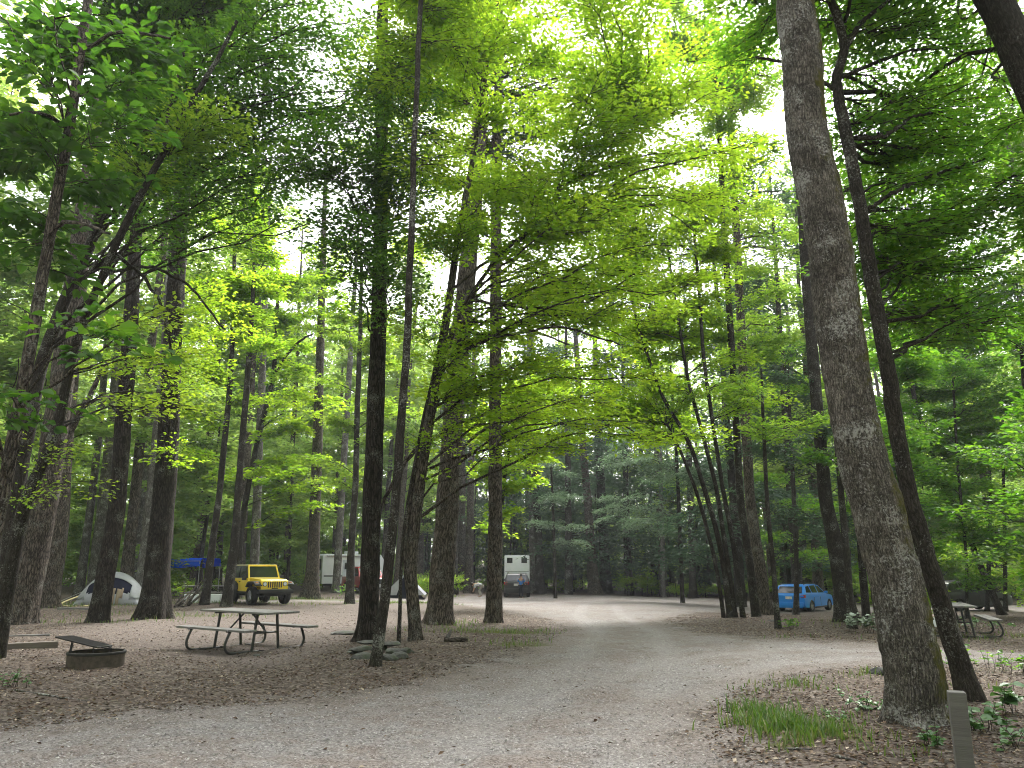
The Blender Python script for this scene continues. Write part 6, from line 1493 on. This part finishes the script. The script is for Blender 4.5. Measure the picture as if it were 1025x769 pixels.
herb('shrub with silvery leaves at the foot of the dark trunks', 865, 634, 20, .16, .55, .45, 'leaf_silver', 'shrub', 'shrub', K=7)
herb('dark leafy seedling between the two leaning foreground trunks', 938, 672, 9, .09, .35, .3, 'leaf_right')
herb('leafy seedling at the side track edge, right of the slender trunk', 985, 672, 12, .10, .4, .5, 'leaf_right')
herb('small dark-leaved seedling at the right edge of the side track', 1016, 676, 8, .10, .35, .3, 'leaf_right')
herb('pale leafy plant at the left edge below the timber', 4, 690, 14, .06, .22, .22, 'leaf_herb')
herb('young fern-like plant in the litter in front of the shaded picnic table', 985, 632, 20, .15, .4, 1.1, 'leaf_herb')
herb('low green plant on the leaf-strewn island left of the blue car', 792, 630, 16, .12, .3, .6, 'leaf_right')
herb('leafy bush left of the distant picnic table', 176, 602, 26, .2, 1.1, .6, 'leaf_mid', 'shrub', 'shrub')
herb('dark green bush in front of the white trailer', 348, 600, 26, .16, .9, .6, 'leaf_right', 'shrub', 'shrub')
# ---------------------------------------------------------------- sky, sun, camera, output
EL, AZ = math.radians(52), math.radians(20)          # sun height; AZ clockwise from the viewing direction
w = bpy.data.worlds.new('World'); S.world = w; w.use_nodes = True
nt = w.node_tree; nt.nodes.clear()
sky = nt.nodes.new('ShaderNodeTexSky'); sky.sky_type = 'NISHITA'; sky.sun_disc = False
sky.sun_elevation = EL; sky.sun_rotation = AZ; sky.dust_density = 4.0; sky.air_density = 1.0; sky.ozone_density = 1.0
hs = nt.nodes.new('ShaderNodeHueSaturation'); hs.inputs['Saturation'].default_value = 0.12    # thin overcast: the blue is mostly gone
bg = nt.nodes.new('ShaderNodeBackground'); bg.inputs[1].default_value = SKY_STRENGTH
ow = nt.nodes.new('ShaderNodeOutputWorld')
nt.links.new(sky.outputs[0], hs.inputs['Color']); nt.links.new(hs.outputs[0], bg.inputs[0]); nt.links.new(bg.outputs[0], ow.inputs[0])

hz = MB().box((0, 0, 24), (860, 860, 60))
hm, hnt, hout, HN = mat('haze_air'); pv = HN('ShaderNodeVolumePrincipled'); pv.inputs['Color'].default_value = (0.93, 0.97, 1.0, 1); pv.inputs['Density'].default_value = HAZE; pv.inputs['Anisotropy'].default_value = 0.2
hnt.links.new(pv.outputs[0], hout.inputs['Volume'])
if HAZE > 0: tag(hz.build('haze', hm), kind='stuff')

ld = bpy.data.lights.new('sun', 'SUN'); ld.energy = SUN_STRENGTH; ld.angle = math.radians(25); ld.color = (1.0, 0.965, 0.90)
lo = bpy.data.objects.new('sun', ld); C.objects.link(lo)
d = Vector((math.sin(AZ) * math.cos(EL), math.cos(AZ) * math.cos(EL), math.sin(EL)))
lo.rotation_euler = (-d).to_track_quat('-Z', 'Y').to_euler()

cam = bpy.data.cameras.new('camera'); co_ = bpy.data.objects.new('camera', cam); C.objects.link(co_)
cam.sensor_fit = 'HORIZONTAL'; cam.sensor_width = 36.0; cam.lens = 36.0 * F_PX / PW; cam.clip_end = 2000; cam.clip_start = 0.05
co_.location = EYE.tolist(); co_.rotation_euler = (math.pi / 2 + PITCH, 0, 0)
S.camera = co_

S.render.resolution_x, S.render.resolution_y = 1024, 768
S.view_settings.view_transform = 'Standard'; S.view_settings.look = 'None'; S.view_settings.gamma = 1; S.view_settings.exposure = EXPOSURE
cy = S.cycles
cy.max_bounces = 7; cy.diffuse_bounces = 3; cy.glossy_bounces = 2; cy.transmission_bounces = 5; cy.volume_bounces = 0; cy.transparent_max_bounces = 4
cy.caustics_reflective = False; cy.caustics_refractive = False
cy.use_denoising = True
try:
    cy.denoiser = 'OPENIMAGEDENOISE'; cy.denoising_input_passes = 'RGB_ALBEDO_NORMAL'; cy.denoising_prefilter = 'ACCURATE'
except Exception: pass
cy.sample_clamp_indirect = 6.0
cy.filter_width = 1.05
